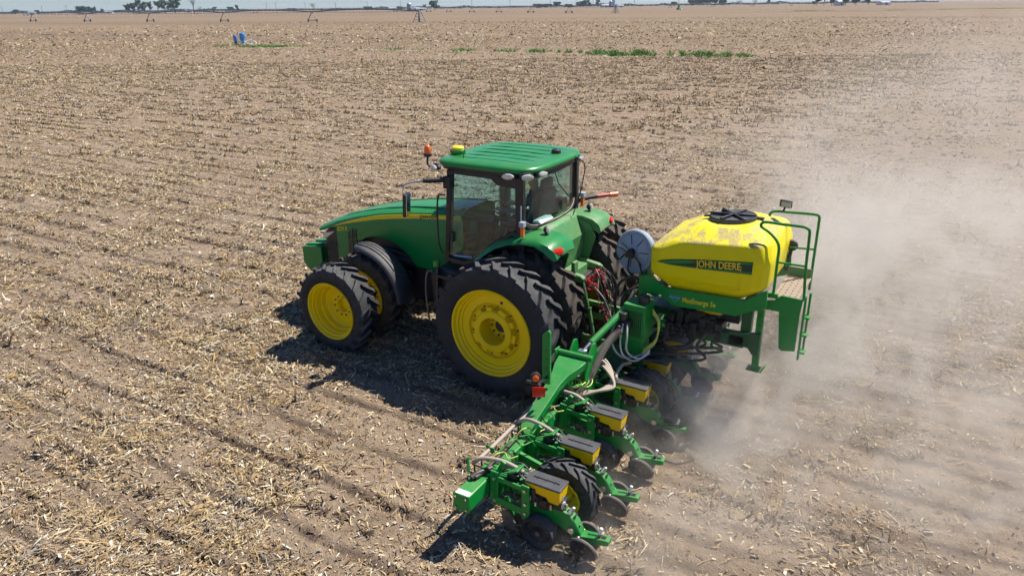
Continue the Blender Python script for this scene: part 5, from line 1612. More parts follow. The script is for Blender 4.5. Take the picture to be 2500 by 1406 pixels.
MB().tube(rl, 0.018, 8).tube([(-3.52, 0.60, 2.30), (-3.857, 0.60, 2.30)], 0.014, 8).build('handrail', GREEN_P, P, 60)
rl = curve_pts([(-3.46, -0.40, 1.92), (-3.42, -0.40, 2.32), (-3.28, -0.40, 2.50), (-3.17, -0.40, 2.56), (-3.17, -0.40, 2.60), (-3.22, -0.40, 2.665), (-3.45, -0.40, 2.68), (-3.74, -0.40, 2.69), (-3.795, -0.40, 2.66), (-3.80, -0.40, 2.55), (-3.80, -0.40, 1.65)], 4)
MB().tube(rl, 0.018, 8).tube([(-3.44, -0.40, 2.20), (-3.80, -0.40, 2.22)], 0.014, 8).build('handrail', GREEN_P, P, 60)
MB().box((-3.365, -0.39, 2.79), (0.16, 0.05, 0.09), (0, 0, R_(-20))).cyl((-3.34, -0.40, 2.68), (-3.36, -0.40, 2.75), 0.014, 8).build('work_light_housing', BLACK, P, bevel=0.008)
MB().box((-3.373, -0.362, 2.79), (0.135, 0.008, 0.07), (0, 0, R_(-20))).build('work_light', LAMPG, P)
MB().lathe([(0.001, 0.03), (0.07, 0.03), (0.08, 0.0), (0.07, -0.03), (0.001, -0.03)], (-3.50, -0.45, 2.22), (0.1, 1, 0), 20).bar((-3.50, -0.45, 2.2), (-3.46, -0.45, 1.85), 0.05, 0.03, (0, 1, 0)).build('rear_tool_box', FEND, P, bevel=0.01)

# seed hoses along the front of the toolbar, with one branch to each near row unit
def hose(pts, r, m, name, n=8, seg=6):
    return MB().tube(curve_pts(pts, seg), r, n).build(name, m, P, 60)


fx = -1.285
hose([(-1.55, 2.30, 0.66), (-1.42, 2.36, 0.82), (fx, 2.50, 0.80), (fx, 2.75, 0.74), (fx, 3.20, 0.71), (fx, 3.75, 0.69), (fx, 4.02, 0.70), (-1.32, 4.12, 0.76), (-1.44, 4.10, 0.83), (-1.66, 4.05, 0.83), (-1.88, Y1, 0.765)], 0.024, HOSET, 'seed_hose')
hose([(-1.52, 2.26, 0.62), (-1.40, 2.32, 0.79), (fx - 0.045, 2.46, 0.78), (fx - 0.045, 2.75, 0.725), (fx - 0.04, 3.10, 0.71), (-1.36, 3.20, 0.78), (-1.50, 3.24, 0.86), (-1.70, 3.25, 0.84), (-1.88, Y1 - ROWS, 0.765)], 0.024, HOSET, 'seed_hose')
hose([(-1.60, 1.95, 0.80), (-1.40, 2.05, 0.86), (-1.40, 2.30, 0.80), (-1.52, 2.42, 0.84), (-1.70, 2.44, 0.84), (-1.88, Y1 - 2 * ROWS, 0.765)], 0.024, HOSET, 'seed_hose')
for k in range(4):
    hose([(-1.62 + 0.02 * k, 1.55 + 0.06 * k, 0.98), (-1.78, 1.62 + 0.05 * k, 0.90 + 0.01 * k), (-1.90 - 0.03 * k, 1.78 + 0.05 * k, 0.80), (-1.84, 2.00 + 0.04 * k, 0.74 + 0.012 * k), (-1.66, 2.10 + 0.04 * k, 0.72), (-1.50, 2.12 + 0.04 * k, 0.74 + 0.02 * k), (-1.42, 2.2, 0.74)], 0.020, HOSET, 'seed_hose')
hose([(-1.95, 1.30, 0.84), (-1.90, 1.45, 0.86), (-1.88, 1.58, 0.80), (-1.90, Y1 - 3 * ROWS, 0.765)], 0.022, HOSET, 'seed_hose')
hose([(-1.95, 0.75, 1.20), (-1.80, 0.80, 1.00), (-1.80, 0.86, 0.86), (-1.90, Y1 - 4 * ROWS, 0.765)], 0.022, HOSEB, 'seed_hose')
hose([(-1.95, 0.10, 1.20), (-1.80, 0.10, 1.00), (-1.80, 0.10, 0.86), (-1.90, Y1 - 5 * ROWS, 0.765)], 0.022, HOSEB, 'seed_hose')
cor = MB()
pts = curve_pts([(-1.86, 1.50, 1.36), (-1.80, 1.62, 1.30), (-1.74, 1.78, 1.14), (-1.70, 1.92, 0.96), (-1.66, 2.02, 0.82), (-1.60, 2.20, 0.74), (-1.54, 2.38, 0.68), (-1.50, 2.5, 0.60)], 24)
cor.tube(pts, [0.050 if k % 2 else 0.042 for k in range(len(pts))], 10)
cor.build('corrugated_hose', HOSEG, P, 60)
hose([(-1.60, 1.5, 0.78), (-1.58, 2.4, 0.70), (-1.46, 2.7, 0.70), (-1.44, 3.4, 0.70), (-1.46, 4.1, 0.70), (-1.44, 4.28, 0.70)], 0.020, HOSEB, 'wiring_loom')
hose([(-1.40, 4.30, 0.695), (-1.44, 4.20, 0.715), (-1.50, 4.05, 0.70)], 0.030, HOSEB, 'loom_plug')
rnd = random.Random(5)
for k in range(9):
    y = 4.0 - k * 0.28
    c = (WIREY, WIREG, WIREY, HOSEB)[k % 4]
    hose([(-1.42, y, 0.69), (-1.47, y - 0.08, 0.76 + 0.03 * rnd.random()), (-1.53, y - 0.16, 0.78), (-1.60, y - 0.12, 0.75), (-1.66, y - 0.30 * rnd.random(), 0.74)], 0.008, c, 'air_tube', 6, 5)
for k in range(4):
    pts = []
    for i in range(26):
        a = 2 * math.pi * i / 22 + k
        pts.append((-1.66 + 0.085 * math.cos(a) + 0.02 * k, 2.08 + 0.16 * k * 0.4 + 0.10 * math.sin(a), 0.84 + 0.02 * math.sin(2 * a + k) + 0.02 * k))
    MB().tube(pts, 0.008, 6).build('coiled_air_tube', (WIREY, WIREG)[k % 2], P, 60)
lp = MB()
for k in range(16):
    y = rnd.uniform(1.7, 3.9)
    lp.tube(curve_pts([(-1.40 - 0.1 * rnd.random(), y, 0.67), (-1.46, y - 0.06, 0.72 + 0.04 * rnd.random()), (-1.55, y - 0.1 * rnd.random(), 0.73), (-1.62, y - 0.05, 0.68)], 4), 0.007, 5)
lp.build('cable_loops', HOSEB, P, 60)
for y in (3.76, 2.9, 2.52):
    MB().box((-1.30, y, 0.70), (0.10, 0.012, 0.05)).bar((-1.33, y, 0.66), (-1.25, y, 0.74), 0.01, 0.04).build('hose_bracket', GREEN_P, P)
MB().bar((-1.30, 4.20, 0.66), (-1.30, 4.20, 0.86), 0.012, 0.03, (0, 1, 0)).bar((-1.30, 4.20, 0.67), (-1.42, 4.18, 0.67), 0.03, 0.012).build('hose_bracket', GREEN_P, P)
MB().tube([(-1.58, 3.60, 0.86), (-1.62, 3.50, 0.84), (-1.68, 3.42, 0.66)], 0.008, 6).build('support_rod', GREEN_P, P)

# ------------------------------------------------------------------ far things: places given as (metres to the side, metres out) from the camera's ground point
FH = (math.cos(CAM_YAW), math.sin(CAM_YAW))
RH = (math.sin(CAM_YAW), -math.cos(CAM_YAW))


def gp(side, out):
    return (CAM_POS[0] + out * FH[0] + side * RH[0], CAM_POS[1] + out * FH[1] + side * RH[1])


PIVM = surf('weathered_pivot_steel', (0.13, 0.165, 0.21), 0.5, metal=0.1)
PIVW = surf('pivot_tyre', (0.03, 0.032, 0.036), 0.8)


def pivot(label, start, step, n, drops=True, hub=True, pipe_h=3.7, rise=0.75, thick=1.0):
    """centre pivot irrigation line: towers on two wheels, arched pipe, truss rods, drop hoses"""
    sx, sy = gp(*start)
    o = empty('irrigation_pivot', (sx, sy, 0))
    tag(o, label, 'irrigation pivot', 'irrigation pivots on the fields')
    pts = [gp(start[0] + step[0] * i, start[1] + step[1] * i) for i in range(n + 1)]
    for i in range(n):
        a, b = Vector((*pts[i], pipe_h)), Vector((*pts[i + 1], pipe_h))
        arch = [a.lerp(b, t) + Vector((0, 0, rise * 4 * t * (1 - t))) for t in np.linspace(0, 1, 13)]
        m = MB().tube(arch, 0.14 * thick, 6)
        for t in range(1, 12, 2):
            m.tube([arch[t], arch[t] - Vector((0, 0, 0.9 * 4 * (t / 12) * (1 - t / 12) + 0.15))], 0.03 * thick, 4)
        low = [a.lerp(b, t) + Vector((0, 0, rise * 4 * t * (1 - t) - (1.0 * 4 * t * (1 - t)))) for t in np.linspace(0, 1, 13)]
        m.tube(low, 0.035 * thick, 4)
        m.build('pipe_span', PIVM, o)
        if drops:
            d = (b - a).normalized()
            dm = MB()
            for t in np.linspace(0.12, 0.9, 7):
                p = a.lerp(b, t) + Vector((0, 0, rise * 4 * t * (1 - t)))
                dm.tube([p + Vector((0, 0, 0.12)), p + Vector((0.35, 0.2, 0.05)), p - Vector((-0.4, -0.2, 1.9))], 0.03 * thick, 4)
            dm.build('drop_hoses', WHITE, o)
    for i in range(0 if not hub else 1, n + 1):
        c = Vector((*pts[i], 0))
        ln = (Vector((*pts[min(i + 1, n)], 0)) - Vector((*pts[max(i - 1, 0)], 0))).normalized()
        tr = Vector((-ln.y, ln.x, 0))
        # the wheels stand across the line, turned a little to show both
        q = (tr * 0.35 + Vector((*RH, 0)) * 0.94).normalized()
        m = MB()
        for s in (-1, 1):
            w_ = c + q * s * 2.0 + Vector((0, 0, 0.65))
            m.tube([w_, c + Vector((0, 0, pipe_h))], 0.085 * thick, 5)
        m.bar(c - q * 2.0 + Vector((0, 0, 0.70)), c + q * 2.0 + Vector((0, 0, 0.70)), 0.16, 0.22)
        m.build('tower_frame', PIVM, o)
        for s in (-1, 1):
            w_ = c + q * s * 2.0 + Vector((0, 0, 0.62))
            ax_ = (ln * 0.9 + Vector((*FH, 0)) * -0.5).normalized()
            MB().lathe([(0.25, 0.10), (0.45, 0.14), (0.62, 0.12), (0.64, 0.0), (0.62, -0.12), (0.45, -0.14), (0.25, -0.10)], w_, ax_, 16).lathe([(0.25, 0.05), (0.001, 0.05)], w_, ax_, 12).build('tower_wheel', PIVW, o)
    if hub:
        c = Vector((*pts[0], 0))
        m = MB()
        for sx_, sy_ in ((-1, -1), (1, -1), (1, 1), (-1, 1)):
            m.tube([c + Vector((sx_ * 1.6, sy_ * 1.6, 0)), c + Vector((sx_ * 0.25, sy_ * 0.25, pipe_h + 0.3))], 0.10, 5)
        for z, k in ((0.9, 1.3), (1.9, 0.93), (2.9, 0.55)):
            for (x0, y0), (x1, y1) in (((-1, -1), (1, -1)), ((1, -1), (1, 1)), ((1, 1), (-1, 1)), ((-1, 1), (-1, -1))):
                m.tube([c + Vector((x0 * k, y0 * k, z)), c + Vector((x1 * k, y1 * k, z))], 0.06, 4)
        m.build('pivot_hub', PIVM, o)
        MB().cyl(c, c + Vector((0, 0, pipe_h + 0.4)), 0.16, 10).build('riser_pipe', PIVM, o)
    return o


pivot('long pale irrigation line on five wheeled towers crossing the field behind the tractor', (-31.0, 270.2), (-44.29, 28.75), 5, thick=1.7)
pivot('farther irrigation line with small dark towers reaching a red end tower', (60.7, 442.7), (-22.63, 48.64), 8, drops=False, thick=1.3)
pivot('distant irrigation line below the silos at the horizon', (178, 860), (51, 18), 3, drops=False, hub=False, thick=1.6)
pivot('distant irrigation line below the farm trees at far left', (-660, 960), (73, -10), 5, drops=False, hub=False, thick=1.6)


# ------------------------------------------------------------------ trees and shrubs
def leaf_mat(name, base, var=0.5):
    m, nt, out = new_mat(name)
    p = nd(nt, 'ShaderNodeBsdfPrincipled')
    geo = nd(nt, 'ShaderNodeNewGeometry')
    n = noise(nt, geo.outputs['Position'], 0.9, 3.0)
    col = mixc(nt, ramp(nt, n, [(0.3, 0.0), (0.7, 1.0)]), tuple(c * (1 - var) for c in base), tuple(c * (1 + var) for c in base))
    nt.links.new(col, p.inputs['Base Color'])
    p.inputs['Roughness'].default_value = 0.7
    nt.links.new(p.outputs[0], out.inputs[0])
    return m


LEAF = [leaf_mat('dark_tree_leaves', (0.045, 0.075, 0.045)), leaf_mat('spring_green_leaves', (0.075, 0.14, 0.040)), leaf_mat('bare_twigs', (0.11, 0.095, 0.075)), leaf_mat('deep_green_leaves', (0.035, 0.095, 0.045))]
BARK = surf('tree_bark', (0.10, 0.08, 0.065), 0.9)


def tree(label, side, out, h, wid, kind, seed, group='trees on the horizon', lean=0.0, leaves=420):
    rg = np.random.default_rng(seed)
    x0, y0 = gp(side, out)
    t = empty('tree', (x0, y0, 0))
    tag(t, label, 'tree', group)
    m = MB().tube([(x0, y0, -0.3), (x0 + 0.1, y0, h * 0.35), (x0 + lean * 0.5, y0, h * 0.75)], [h * 0.030, h * 0.022, h * 0.008], 7)
    tips = []
    for k in range(9):
        a = rg.random() * 6.283
        z0 = h * (0.18 + 0.45 * rg.random())
        rr2 = wid * (0.55 + 0.4 * rg.random())
        z1 = min(z0 + h * (0.2 + 0.35 * rg.random()), h * 0.96)
        e = Vector((x0 + math.cos(a) * rr2 + lean * z1 / h, y0 + math.sin(a) * rr2, z1))
        m.tube([(x0 + lean * z0 / h * 0.5, y0, z0), Vector((x0, y0, z0)).lerp(e, 0.5) + Vector((0, 0, h * 0.03)), e], [h * 0.012, h * 0.008, h * 0.003], 5)
        tips.append((e, wid * (0.30 + 0.25 * rg.random())))
        tips.append((Vector((x0 + lean * z0 / h, y0, z0)).lerp(e, 0.6), wid * 0.35))
    tips.append((Vector((x0 + lean * 0.8, y0, h * 0.86)), wid * 0.45))
    m.build('trunk', BARK, t)
    n = leaves
    idx = rg.integers(0, len(tips), n)
    c = np.array([tuple(tips[i][0]) for i in idx])
    r_ = np.array([tips[i][1] for i in idx])
    v = rg.normal(0, 1, (n, 3))
    v /= np.linalg.norm(v, axis=1)[:, None]
    p = c + v * (r_ * rg.random(n) ** 0.45)[:, None] * np.array([1, 1, 0.8])
    p[:, 2] = np.clip(p[:, 2], h * 0.06, h)
    a = rg.normal(0, 1, (n, 3))
    a /= np.linalg.norm(a, axis=1)[:, None]
    b = np.cross(a, rg.normal(0, 1, (n, 3)))
    b /= np.linalg.norm(b, axis=1)[:, None]
    s = (wid * (0.06 if kind == 2 else 0.125) * (0.6 + 0.8 * rg.random(n)))[:, None]
    w_ = s * (0.25 if kind == 2 else 0.8)
    co = np.stack([p - a * s - b * w_, p + a * s - b * w_ * 0.6, p + a * s * 0.7 + b * w_, p - a * s * 0.8 + b * w_], 1).reshape(-1, 3)
    co = co - np.array([x0, y0, 0])
    me = fast_mesh('crown', co, (np.arange(n) * 4)[:, None] + np.array([[0, 1, 2, 3]]))
    me.materials.append(LEAF[kind])
    o = bpy.data.objects.new('crown', me)
    COL.objects.link(o)
    o.parent = t
    return t


def px2side(px, out):
    return (px - 1250) / 1782.6 * (out * 0.9326 + 1.9)


# (x in the photograph only measures the bearing; every tree stands at its own distance)
FAR = [
    ('dark ragged tree at the left end of the far windbreak', 322, 1080, 9.5, 6.0, 0), ('tall dark leaning tree second in the far windbreak', 335, 1085, 11, 6.5, 0),
    ('dark tree with a feathered top in the middle of the windbreak', 350, 1090, 14.5, 6.0, 0), ('dark broad tree near the right end of the windbreak', 363, 1080, 12.5, 6.0, 0),
    ('last dark pointed tree of the windbreak beside a gap', 376, 1085, 12.5, 5.5, 0), ('pale green slim tree right after the gap in the trees', 396, 1075, 13, 5.5, 1),
    ('bright green round tree left of the deepest green tree', 412, 1080, 15, 8.0, 1), ('deep green round tree, largest of the green pair', 437, 1085, 16, 9.5, 3),
    ('tall bare tree standing alone right of the green trees', 483, 1070, 18, 6.5, 2), ('low bare bush tree beside the tall bare tree', 497, 1075, 7, 5, 2),
    ('small round tree far left behind the first tower', 46, 1250, 6, 6, 0), ('small low tree above the second pipe span', 102, 1250, 5, 5, 0),
    ('wide green tree above the second tower', 210, 1150, 8.5, 9, 3), ('green tree joined to the wide tree, on its right', 232, 1150, 8, 8, 3), ('tiny dark tree between the towers, left of windbreak', 259, 1250, 6, 3.5, 0),
    ('small lone tree right of the tall bare tree', 533, 1250, 6.5, 4, 0), ('low tree behind the fourth tower', 573, 1250, 6, 6, 0), ('round tree just above the low one behind the fourth tower', 589, 1240, 8.5, 4.5, 0),
    ('thin bare tree above the fifth tower', 774, 1250, 9.5, 6, 2), ('round green tree right of the white farm sheds', 1069, 1050, 9.5, 8, 3), ('small dark tree beside the white sheds', 1046, 1060, 6, 3, 0),
    ('low long tree clump above the fifth span', 905, 1300, 4, 9, 1), ('dark tree left of the grey twin silos', 1425, 1200, 7, 8, 0), ('second dark tree by the grey twin silos', 1441, 1200, 8.5, 7, 0),
    ('tall narrow tree close to the grey twin silos', 1467, 1200, 10, 4.5, 0), ('flat topped tree in the middle distance hedge', 1369, 1300, 7, 8, 0), ('long low hedge tree left of the flat topped tree', 1325, 1300, 4.5, 11, 0),
    ('low hedge tree next to the flat topped tree', 1345, 1300, 4.5, 9, 0), ('small low tree right of the flat topped tree', 1396, 1300, 4, 7, 0), ('round isolated tree beyond the far tractor', 1654, 1200, 5, 7, 0),
    ('first tree of the long row on the right', 1698, 1150, 7, 8, 0), ('second tree of the long row on the right', 1716, 1150, 7.5, 8, 0), ('third tree of the long row on the right', 1735, 1150, 7.5, 8, 0),
    ('fourth tree of the long row, tallest of it', 1753, 1150, 9, 8, 0), ('fifth and last tree of the long row', 1773, 1150, 7, 8, 0), ('pale tree between the long row and the big grove', 1850, 1300, 7, 6, 2),
    ('small tree left of the big grove', 1884, 1250, 8, 4, 0), ('big dark tree at the left of the grove cut by the top edge', 2003, 900, 8, 6, 3), ('bare tree inside the big grove', 2020, 905, 9, 5, 2),
    ('dark tree next to the white shed of the grove', 2039, 900, 8, 5, 0), ('dark tree right of the white shed of the grove', 2072, 900, 9, 6, 0), ('broad dark tree farther right in the grove', 2098, 900, 9, 7, 3), ('last dark tree at the right end of the grove', 2128, 905, 8, 6, 0),
    ('pale thin tree beside the long row', 1812, 1350, 6, 8, 2), ('lone little tree left of the pivot hub farm', 985, 1300, 4, 5, 0),
]
for i, (lab, px, out, h, wd, kind) in enumerate(FAR):
    # heights follow the horizon: the far ground sits a little below the camera's eye line
    tree(lab, px2side(px, out), out, h * 1.22, wd * 0.78, kind, 100 + i, lean=(1.2 if kind == 0 and 320 < px < 380 else 0), leaves=620)

# distant hedgerow that reads as one blue-green line
rg = random.Random(3)
SHED_W = surf('white_metal_sheeting', (0.72, 0.72, 0.70), 0.5)
SHED_R = surf('grey_roof_sheeting', (0.42, 0.43, 0.45), 0.5)
hv = []
qs = []
rgn = np.random.default_rng(5)
NH = 9000
px_ = np.concatenate([rgn.uniform(-60, 900, NH // 2), rgn.uniform(900, 2300, NH // 2)])
outd = rgn.uniform(1500, 1900, NH)
hgt = (vnoise(px_ * 0.035, px_ * 0 + 3.3, 41) - 0.35).clip(0, 1) * 8 + 0.8
zz = rgn.random(NH) * hgt
sd_ = (px_ - 1250) / 1782.6 * outd * 0.934
cx_ = CAM_POS[0] + outd * FH[0] + sd_ * RH[0]
cy_ = CAM_POS[1] + outd * FH[1] + sd_ * RH[1]
ss = rgn.uniform(0.8, 2.0, NH)
aa = rgn.random(NH) * 6.283
ux, uy = np.cos(aa) * ss, np.sin(aa) * ss
co = np.stack([np.stack([cx_ - ux, cy_ - uy, zz], 1), np.stack([cx_ + ux, cy_ + uy, zz], 1), np.stack([cx_ + ux * 0.7, cy_ + uy * 0.7, zz + ss * 1.2], 1), np.stack([cx_ - ux * 0.6, cy_ - uy * 0.6, zz + ss], 1)], 1).reshape(-1, 3)
me = fast_mesh('far_hedgerow', co, (np.arange(NH) * 4)[:, None] + np.array([[0, 1, 2, 3]]))
me.materials.append(LEAF[0])
o = bpy.data.objects.new('far_hedgerow', me)
COL.objects.link(o)
tag(o, 'thin blue green line of hedges along the whole horizon', 'hedgerow', kind='stuff')


# ------------------------------------------------------------------ farm buildings
def silo(label, px, out, dia, h, m=GALV):
    x, y = gp(px2side(px, out), out)
    o = empty('silo', (x, y, 0))
    tag(o, label, 'silo', 'farm silos')
    MB().cyl((x, y, -0.2), (x, y, h), dia / 2, 20).build('silo_wall', m, o)
    MB().lathe([(dia / 2 * 1.03, 0), (dia / 2 * 0.75, dia * 0.16), (0.001, dia * 0.25)], (x, y, h), (0, 0, 1), 20).build('silo_dome', GALV, o)
    r = MB()
    for k in range(5):
        r.lathe([(dia / 2 + 0.02, -0.1), (dia / 2 + 0.08, 0), (dia / 2 + 0.02, 0.1)], (x, y, h * (k + 0.5) / 5), (0, 0, 1), 20)
    r.build('silo_hoops', GALV, o)


BLUES = surf('blue_grey_silo_enamel', (0.13, 0.19, 0.28), 0.45)
silo('blue grey silo at the left end of the white farm sheds', 1008, 1050, 6.0, 8.2, BLUES)
silo('shorter grey silo of the twin silos', 1499, 1190, 4.6, 8.5, BLUES)
silo('taller pale silo of the twin silos', 1506, 1200, 5.0, 11)


def shed(label, px, out, wid, h, deep=10):
    x, y = gp(px2side(px, out), out)
    o = empty('farm_shed', (x, y, 0))
    tag(o, label, 'shed', 'farm sheds')
    a = math.atan2(RH[1], RH[0]) + 0.25
    ca, sa = math.cos(a), math.sin(a)
    f = lambda u, v, z: (x + u * ca - v * sa, y + u * sa + v * ca, z)
    W2, D2 = wid / 2, deep / 2
    MB().add([f(-W2, -D2, 0), f(W2, -D2, 0), f(W2, D2, 0), f(-W2, D2, 0), f(-W2, -D2, h), f(W2, -D2, h), f(W2, D2, h), f(-W2, D2, h)], [(0, 1, 5, 4), (1, 2, 6, 5), (2, 3, 7, 6), (3, 0, 4, 7)]).build('shed_wall', SHED_W, o)
    e, rz = 0.4, h * 1.5
    MB().add([f(-W2 - e, -D2 - e, h), f(W2 + e, -D2 - e, h), f(W2 + e, 0, rz), f(-W2 - e, 0, rz), f(-W2 - e, D2 + e, h), f(W2 + e, D2 + e, h)], [(0, 1, 2, 3), (3, 2, 5, 4), (0, 3, 4), (1, 5, 2)]).build('shed_roof', SHED_R, o)
    MB().add([f(-W2 * 0.3, -D2 - 0.05, 0), f(W2 * 0.3, -D2 - 0.05, 0), f(W2 * 0.3, -D2 - 0.05, h * 0.8), f(-W2 * 0.3, -D2 - 0.05, h * 0.8)], [(0, 1, 2, 3)]).build('shed_door', BLUES, o)


shed('white shed next to the blue grey silo', 1022, 1050, 11, 2.6)
shed('long low white shed right of the blue grey silo', 1036, 1045, 14, 2.2)
shed('white shed left of the twin silos', 1486, 1200, 12, 3)
shed('low pale shed right of the twin silos', 1522, 1210, 10, 2.4)
shed('white house roof among trees far left', 88, 1180, 9, 3)
shed('white shed inside the grove at the top edge', 2056, 905, 7, 4)
shed('pale shed at the right end of the grove', 2165, 910, 12, 3)
shed('low white sheds far behind the fifth tower', 968, 1400, 14, 2.5)
shed('white sheds behind the third tower', 275, 1350, 12, 2.5)
shed('grey shed between bare trees and fourth tower', 470, 1300, 11, 2.5)

# power poles along the far road
POLE = surf('weathered_pole_wood', (0.20, 0.17, 0.14), 0.9)
POLES = (17, 114, 174, 661, 684, 755, 829, 906, 987, 1072, 1161, 1254, 1353, 1456, 1557, 1665, 1780)
WHERE = ('at the far left edge', 'left of the far windbreak', 'between the first two towers', 'left of the fifth tower', 'left of the fifth tower, nearer it', 'touching the fifth tower in view', 'right of the fifth tower',
         'midway along the last pipe span', 'left of the blue grey silo', 'behind the round green farm tree', 'behind the small dark towers', 'above the second irrigation line', 'above the hedge of low trees', 'left of the twin silos',
         'right of the twin silos', 'behind the far green tractor', 'behind the long row of trees')
for px, wh in zip(POLES, WHERE):
    x, y = gp(px2side(px, 1000), 1000)
    o = empty('power_pole', (x, y, 0))
    tag(o, 'thin power pole ' + wh, 'power pole', 'power poles along the far road')
    MB().cyl((x, y, -0.3), (x, y, 11.5), 0.22, 6).build('pole', POLE, o)
    MB().bar((x - 1.1 * RH[0], y - 1.1 * RH[1], 10.8), (x + 1.1 * RH[0], y + 1.1 * RH[1], 10.8), 0.16, 0.18).build('cross_arm', POLE, o)

# the far green tractor
x, y = gp(px2side(1665, 620), 620)
o = empty('tractor', (x, y, 0))
tag(o, 'tiny green tractor working far off near the horizon', 'tractor')
MB().box((x, y, 1.5), (1.2, 2.2, 0.9)).build('hood', GREEN, o, bevel=0.1)
MB().box((x + 0.3, y - 1.2, 2.5), (1.5, 1.3, 1.4)).build('cab', GREEN, o, bevel=0.15)
for dx in (-0.9, 0.9):
    for dy, r in ((-1.3, 0.9), (1.3, 0.65)):
        MB().lathe([(0.2, 0.2), (r * 0.9, 0.22), (r, 0.0), (r * 0.9, -0.22), (0.2, -0.2)], (x + dx, y + dy, r), (1, 0, 0), 16).build('wheel', PIVW, o)
MB().box((x - 2.4, y + 2.0, 0.8), (1.8, 2.6, 1.0)).build('implement', SHED_W, o, bevel=0.1)

# ------------------------------------------------------------------ blue pump and its pipes, weeds along the buried line
bx, by = 94.0, -73.3
o = empty('irrigation_pump', (bx, by, 0))
tag(o, 'blue irrigation pump on a stand in the grass strip', 'pump')
fx_, fy_ = RH
g = lambda s, d, z: (bx + s * fx_ - d * FH[0], by + s * fy_ - d * FH[1], z)
MB().loft([[Vector(g(0.25 - 0.27 * k, -0.25 * k, z)), Vector(g(0.25 + 0.27 * k, -0.25 * k, z)), Vector(g(0.25 + 0.27 * k, 0.25 * k, z)), Vector(g(0.25 - 0.27 * k, 0.25 * k, z))] for z, k in ((0.0, 0.8), (0.5, 0.85), (0.9, 1.3), (1.02, 1.4))]).build('pump_stand', BLUEP, o)
MB().lathe([(0.001, 0.0), (0.36, 0.0), (0.42, 0.06), (0.42, 0.58), (0.36, 0.66), (0.20, 0.70), (0.001, 0.71)], g(0.28, 0, 1.0), (0, 0, 1), 22).build('motor', BLUEP, o, 50)
MB().box(g(0.42, 0.40, 1.32), (0.45, 0.10, 0.50), (0, 0, math.atan2(RH[1], RH[0]))).build('motor_panel', surf('pale_blue_panel', (0.10, 0.36, 0.62), 0.4), o, bevel=0.03)
MB().loft([[Vector(g(-0.92 + sx_ + dx, dy, z)) for dx, dy in ((-wd, -0.2), (wd, -0.2), (wd, 0.2), (-wd, 0.2))] for z, sx_, wd in ((0.45, 0.05, 0.16), (0.75, 0.05, 0.26), (1.15, 0.0, 0.24), (1.40, -0.08, 0.10))]).build('gear_head', BLUEP, o, bevel=0.04)
MB().box(g(-0.88, 0, 0.25), (0.30, 0.30, 0.50)).bar(g(-1.25, 0, 0.55), g(-0.9, 0, 0.55), 0.08, 0.08).cyl(g(-0.42, 0.0, 1.45), g(-0.42, 0, 1.75), 0.07, 10).build('gear_base', BLACK_M, o)
MB().box(g(0.0, 0, 0.03), (2.6, 1.4, 0.14), (0, 0, math.atan2(RH[1], RH[0]))).build('concrete_pad', surf('pad_concrete', (0.42, 0.38, 0.34), 0.9), o)
MB().tube(curve_pts([g(0.5, 0.1, 0.35), g(1.0, 0.2, 0.35), g(1.5, 0.25, 0.55), g(2.0, 0.3, 0.5), g(2.5, 0.3, 0.1)]), 0.11, 10).cyl(g(-0.5, 0.2, 0.35), g(0.2, 0.2, 0.35), 0.10, 10).build('discharge_pipe', WHITE, o, 60)
MB().cyl(g(2.1, 0.3, 0.5), g(2.1, 0.3, 0.95), 0.05, 8).lathe([(0.10, -0.02), (0.14, 0.0), (0.10, 0.02)], g(2.1, 0.3, 0.95), (0, 0, 1), 14).build('valve', GALV, o)

GRASS = leaf_mat('weed_grass', (0.12, 0.27, 0.04), 0.45)
GRASSY = leaf_mat('yellow_weeds', (0.34, 0.36, 0.07), 0.3)


def blades(name, label, spots, m, hmin, hmax, wide, seed):
    rg_ = np.random.default_rng(seed)
    C = []
    for (x0, y0, x1, y1, n_, dep) in spots:
        t = rg_.random(n_)
        clump = vnoise(t * 9 + x0, t * 0 + y0, 77)
        keep_ = rg_.random(n_) < (0.25 + clump * 1.1)
        t = t[keep_]
        dd = rg_.normal(0, dep, len(t))
        L_ = math.hypot(x1 - x0, y1 - y0) + 1e-6
        nx_, ny_ = -(y1 - y0) / L_, (x1 - x0) / L_
        C.append(np.stack([x0 + (x1 - x0) * t + nx_ * dd, y0 + (y1 - y0) * t + ny_ * dd, 0.25 + 1.5 * clump[keep_] ** 2], 1))
    C = np.concatenate(C)
    n_ = len(C)
    h_ = rg_.uniform(hmin, hmax, n_) * C[:, 2]
    a_ = rg_.random(n_) * 6.283
    wx, wy = np.cos(a_) * wide, np.sin(a_) * wide
    lx, ly = rg_.normal(0, 0.7, n_) * h_, rg_.normal(0, 0.7, n_) * h_
    z0 = np.zeros(n_)
    co_ = np.stack([np.stack([C[:, 0] - wx, C[:, 1] - wy, z0], 1), np.stack([C[:, 0] + wx, C[:, 1] + wy, z0], 1), np.stack([C[:, 0] + wx * 0.4 + lx, C[:, 1] + wy * 0.4 + ly, h_], 1), np.stack([C[:, 0] - wx * 0.4 + lx, C[:, 1] - wy * 0.4 + ly, h_], 1)], 1).reshape(-1, 3)
    me_ = fast_mesh(name, co_, (np.arange(n_) * 4)[:, None] + np.array([[0, 1, 2, 3]]))
    me_.materials.append(m)
    ob = bpy.data.objects.new(name, me_)
    COL.objects.link(ob)
    tag(ob, label, 'weeds', kind='stuff')


def gpx(px, out):
    return gp(px2side(px, out), out)


def run(pa, oa, pb, ob_, n_, dep):
    return (*gpx(pa, oa), *gpx(pb, ob_), n_, dep)


def depth_of(px, py):
    a = math.atan((703 - (13 + (1250 - px) * 0.01274)) / 1782.6) - math.atan((703 - py) / 1782.6)
    return 5.2878 / math.tan(a)


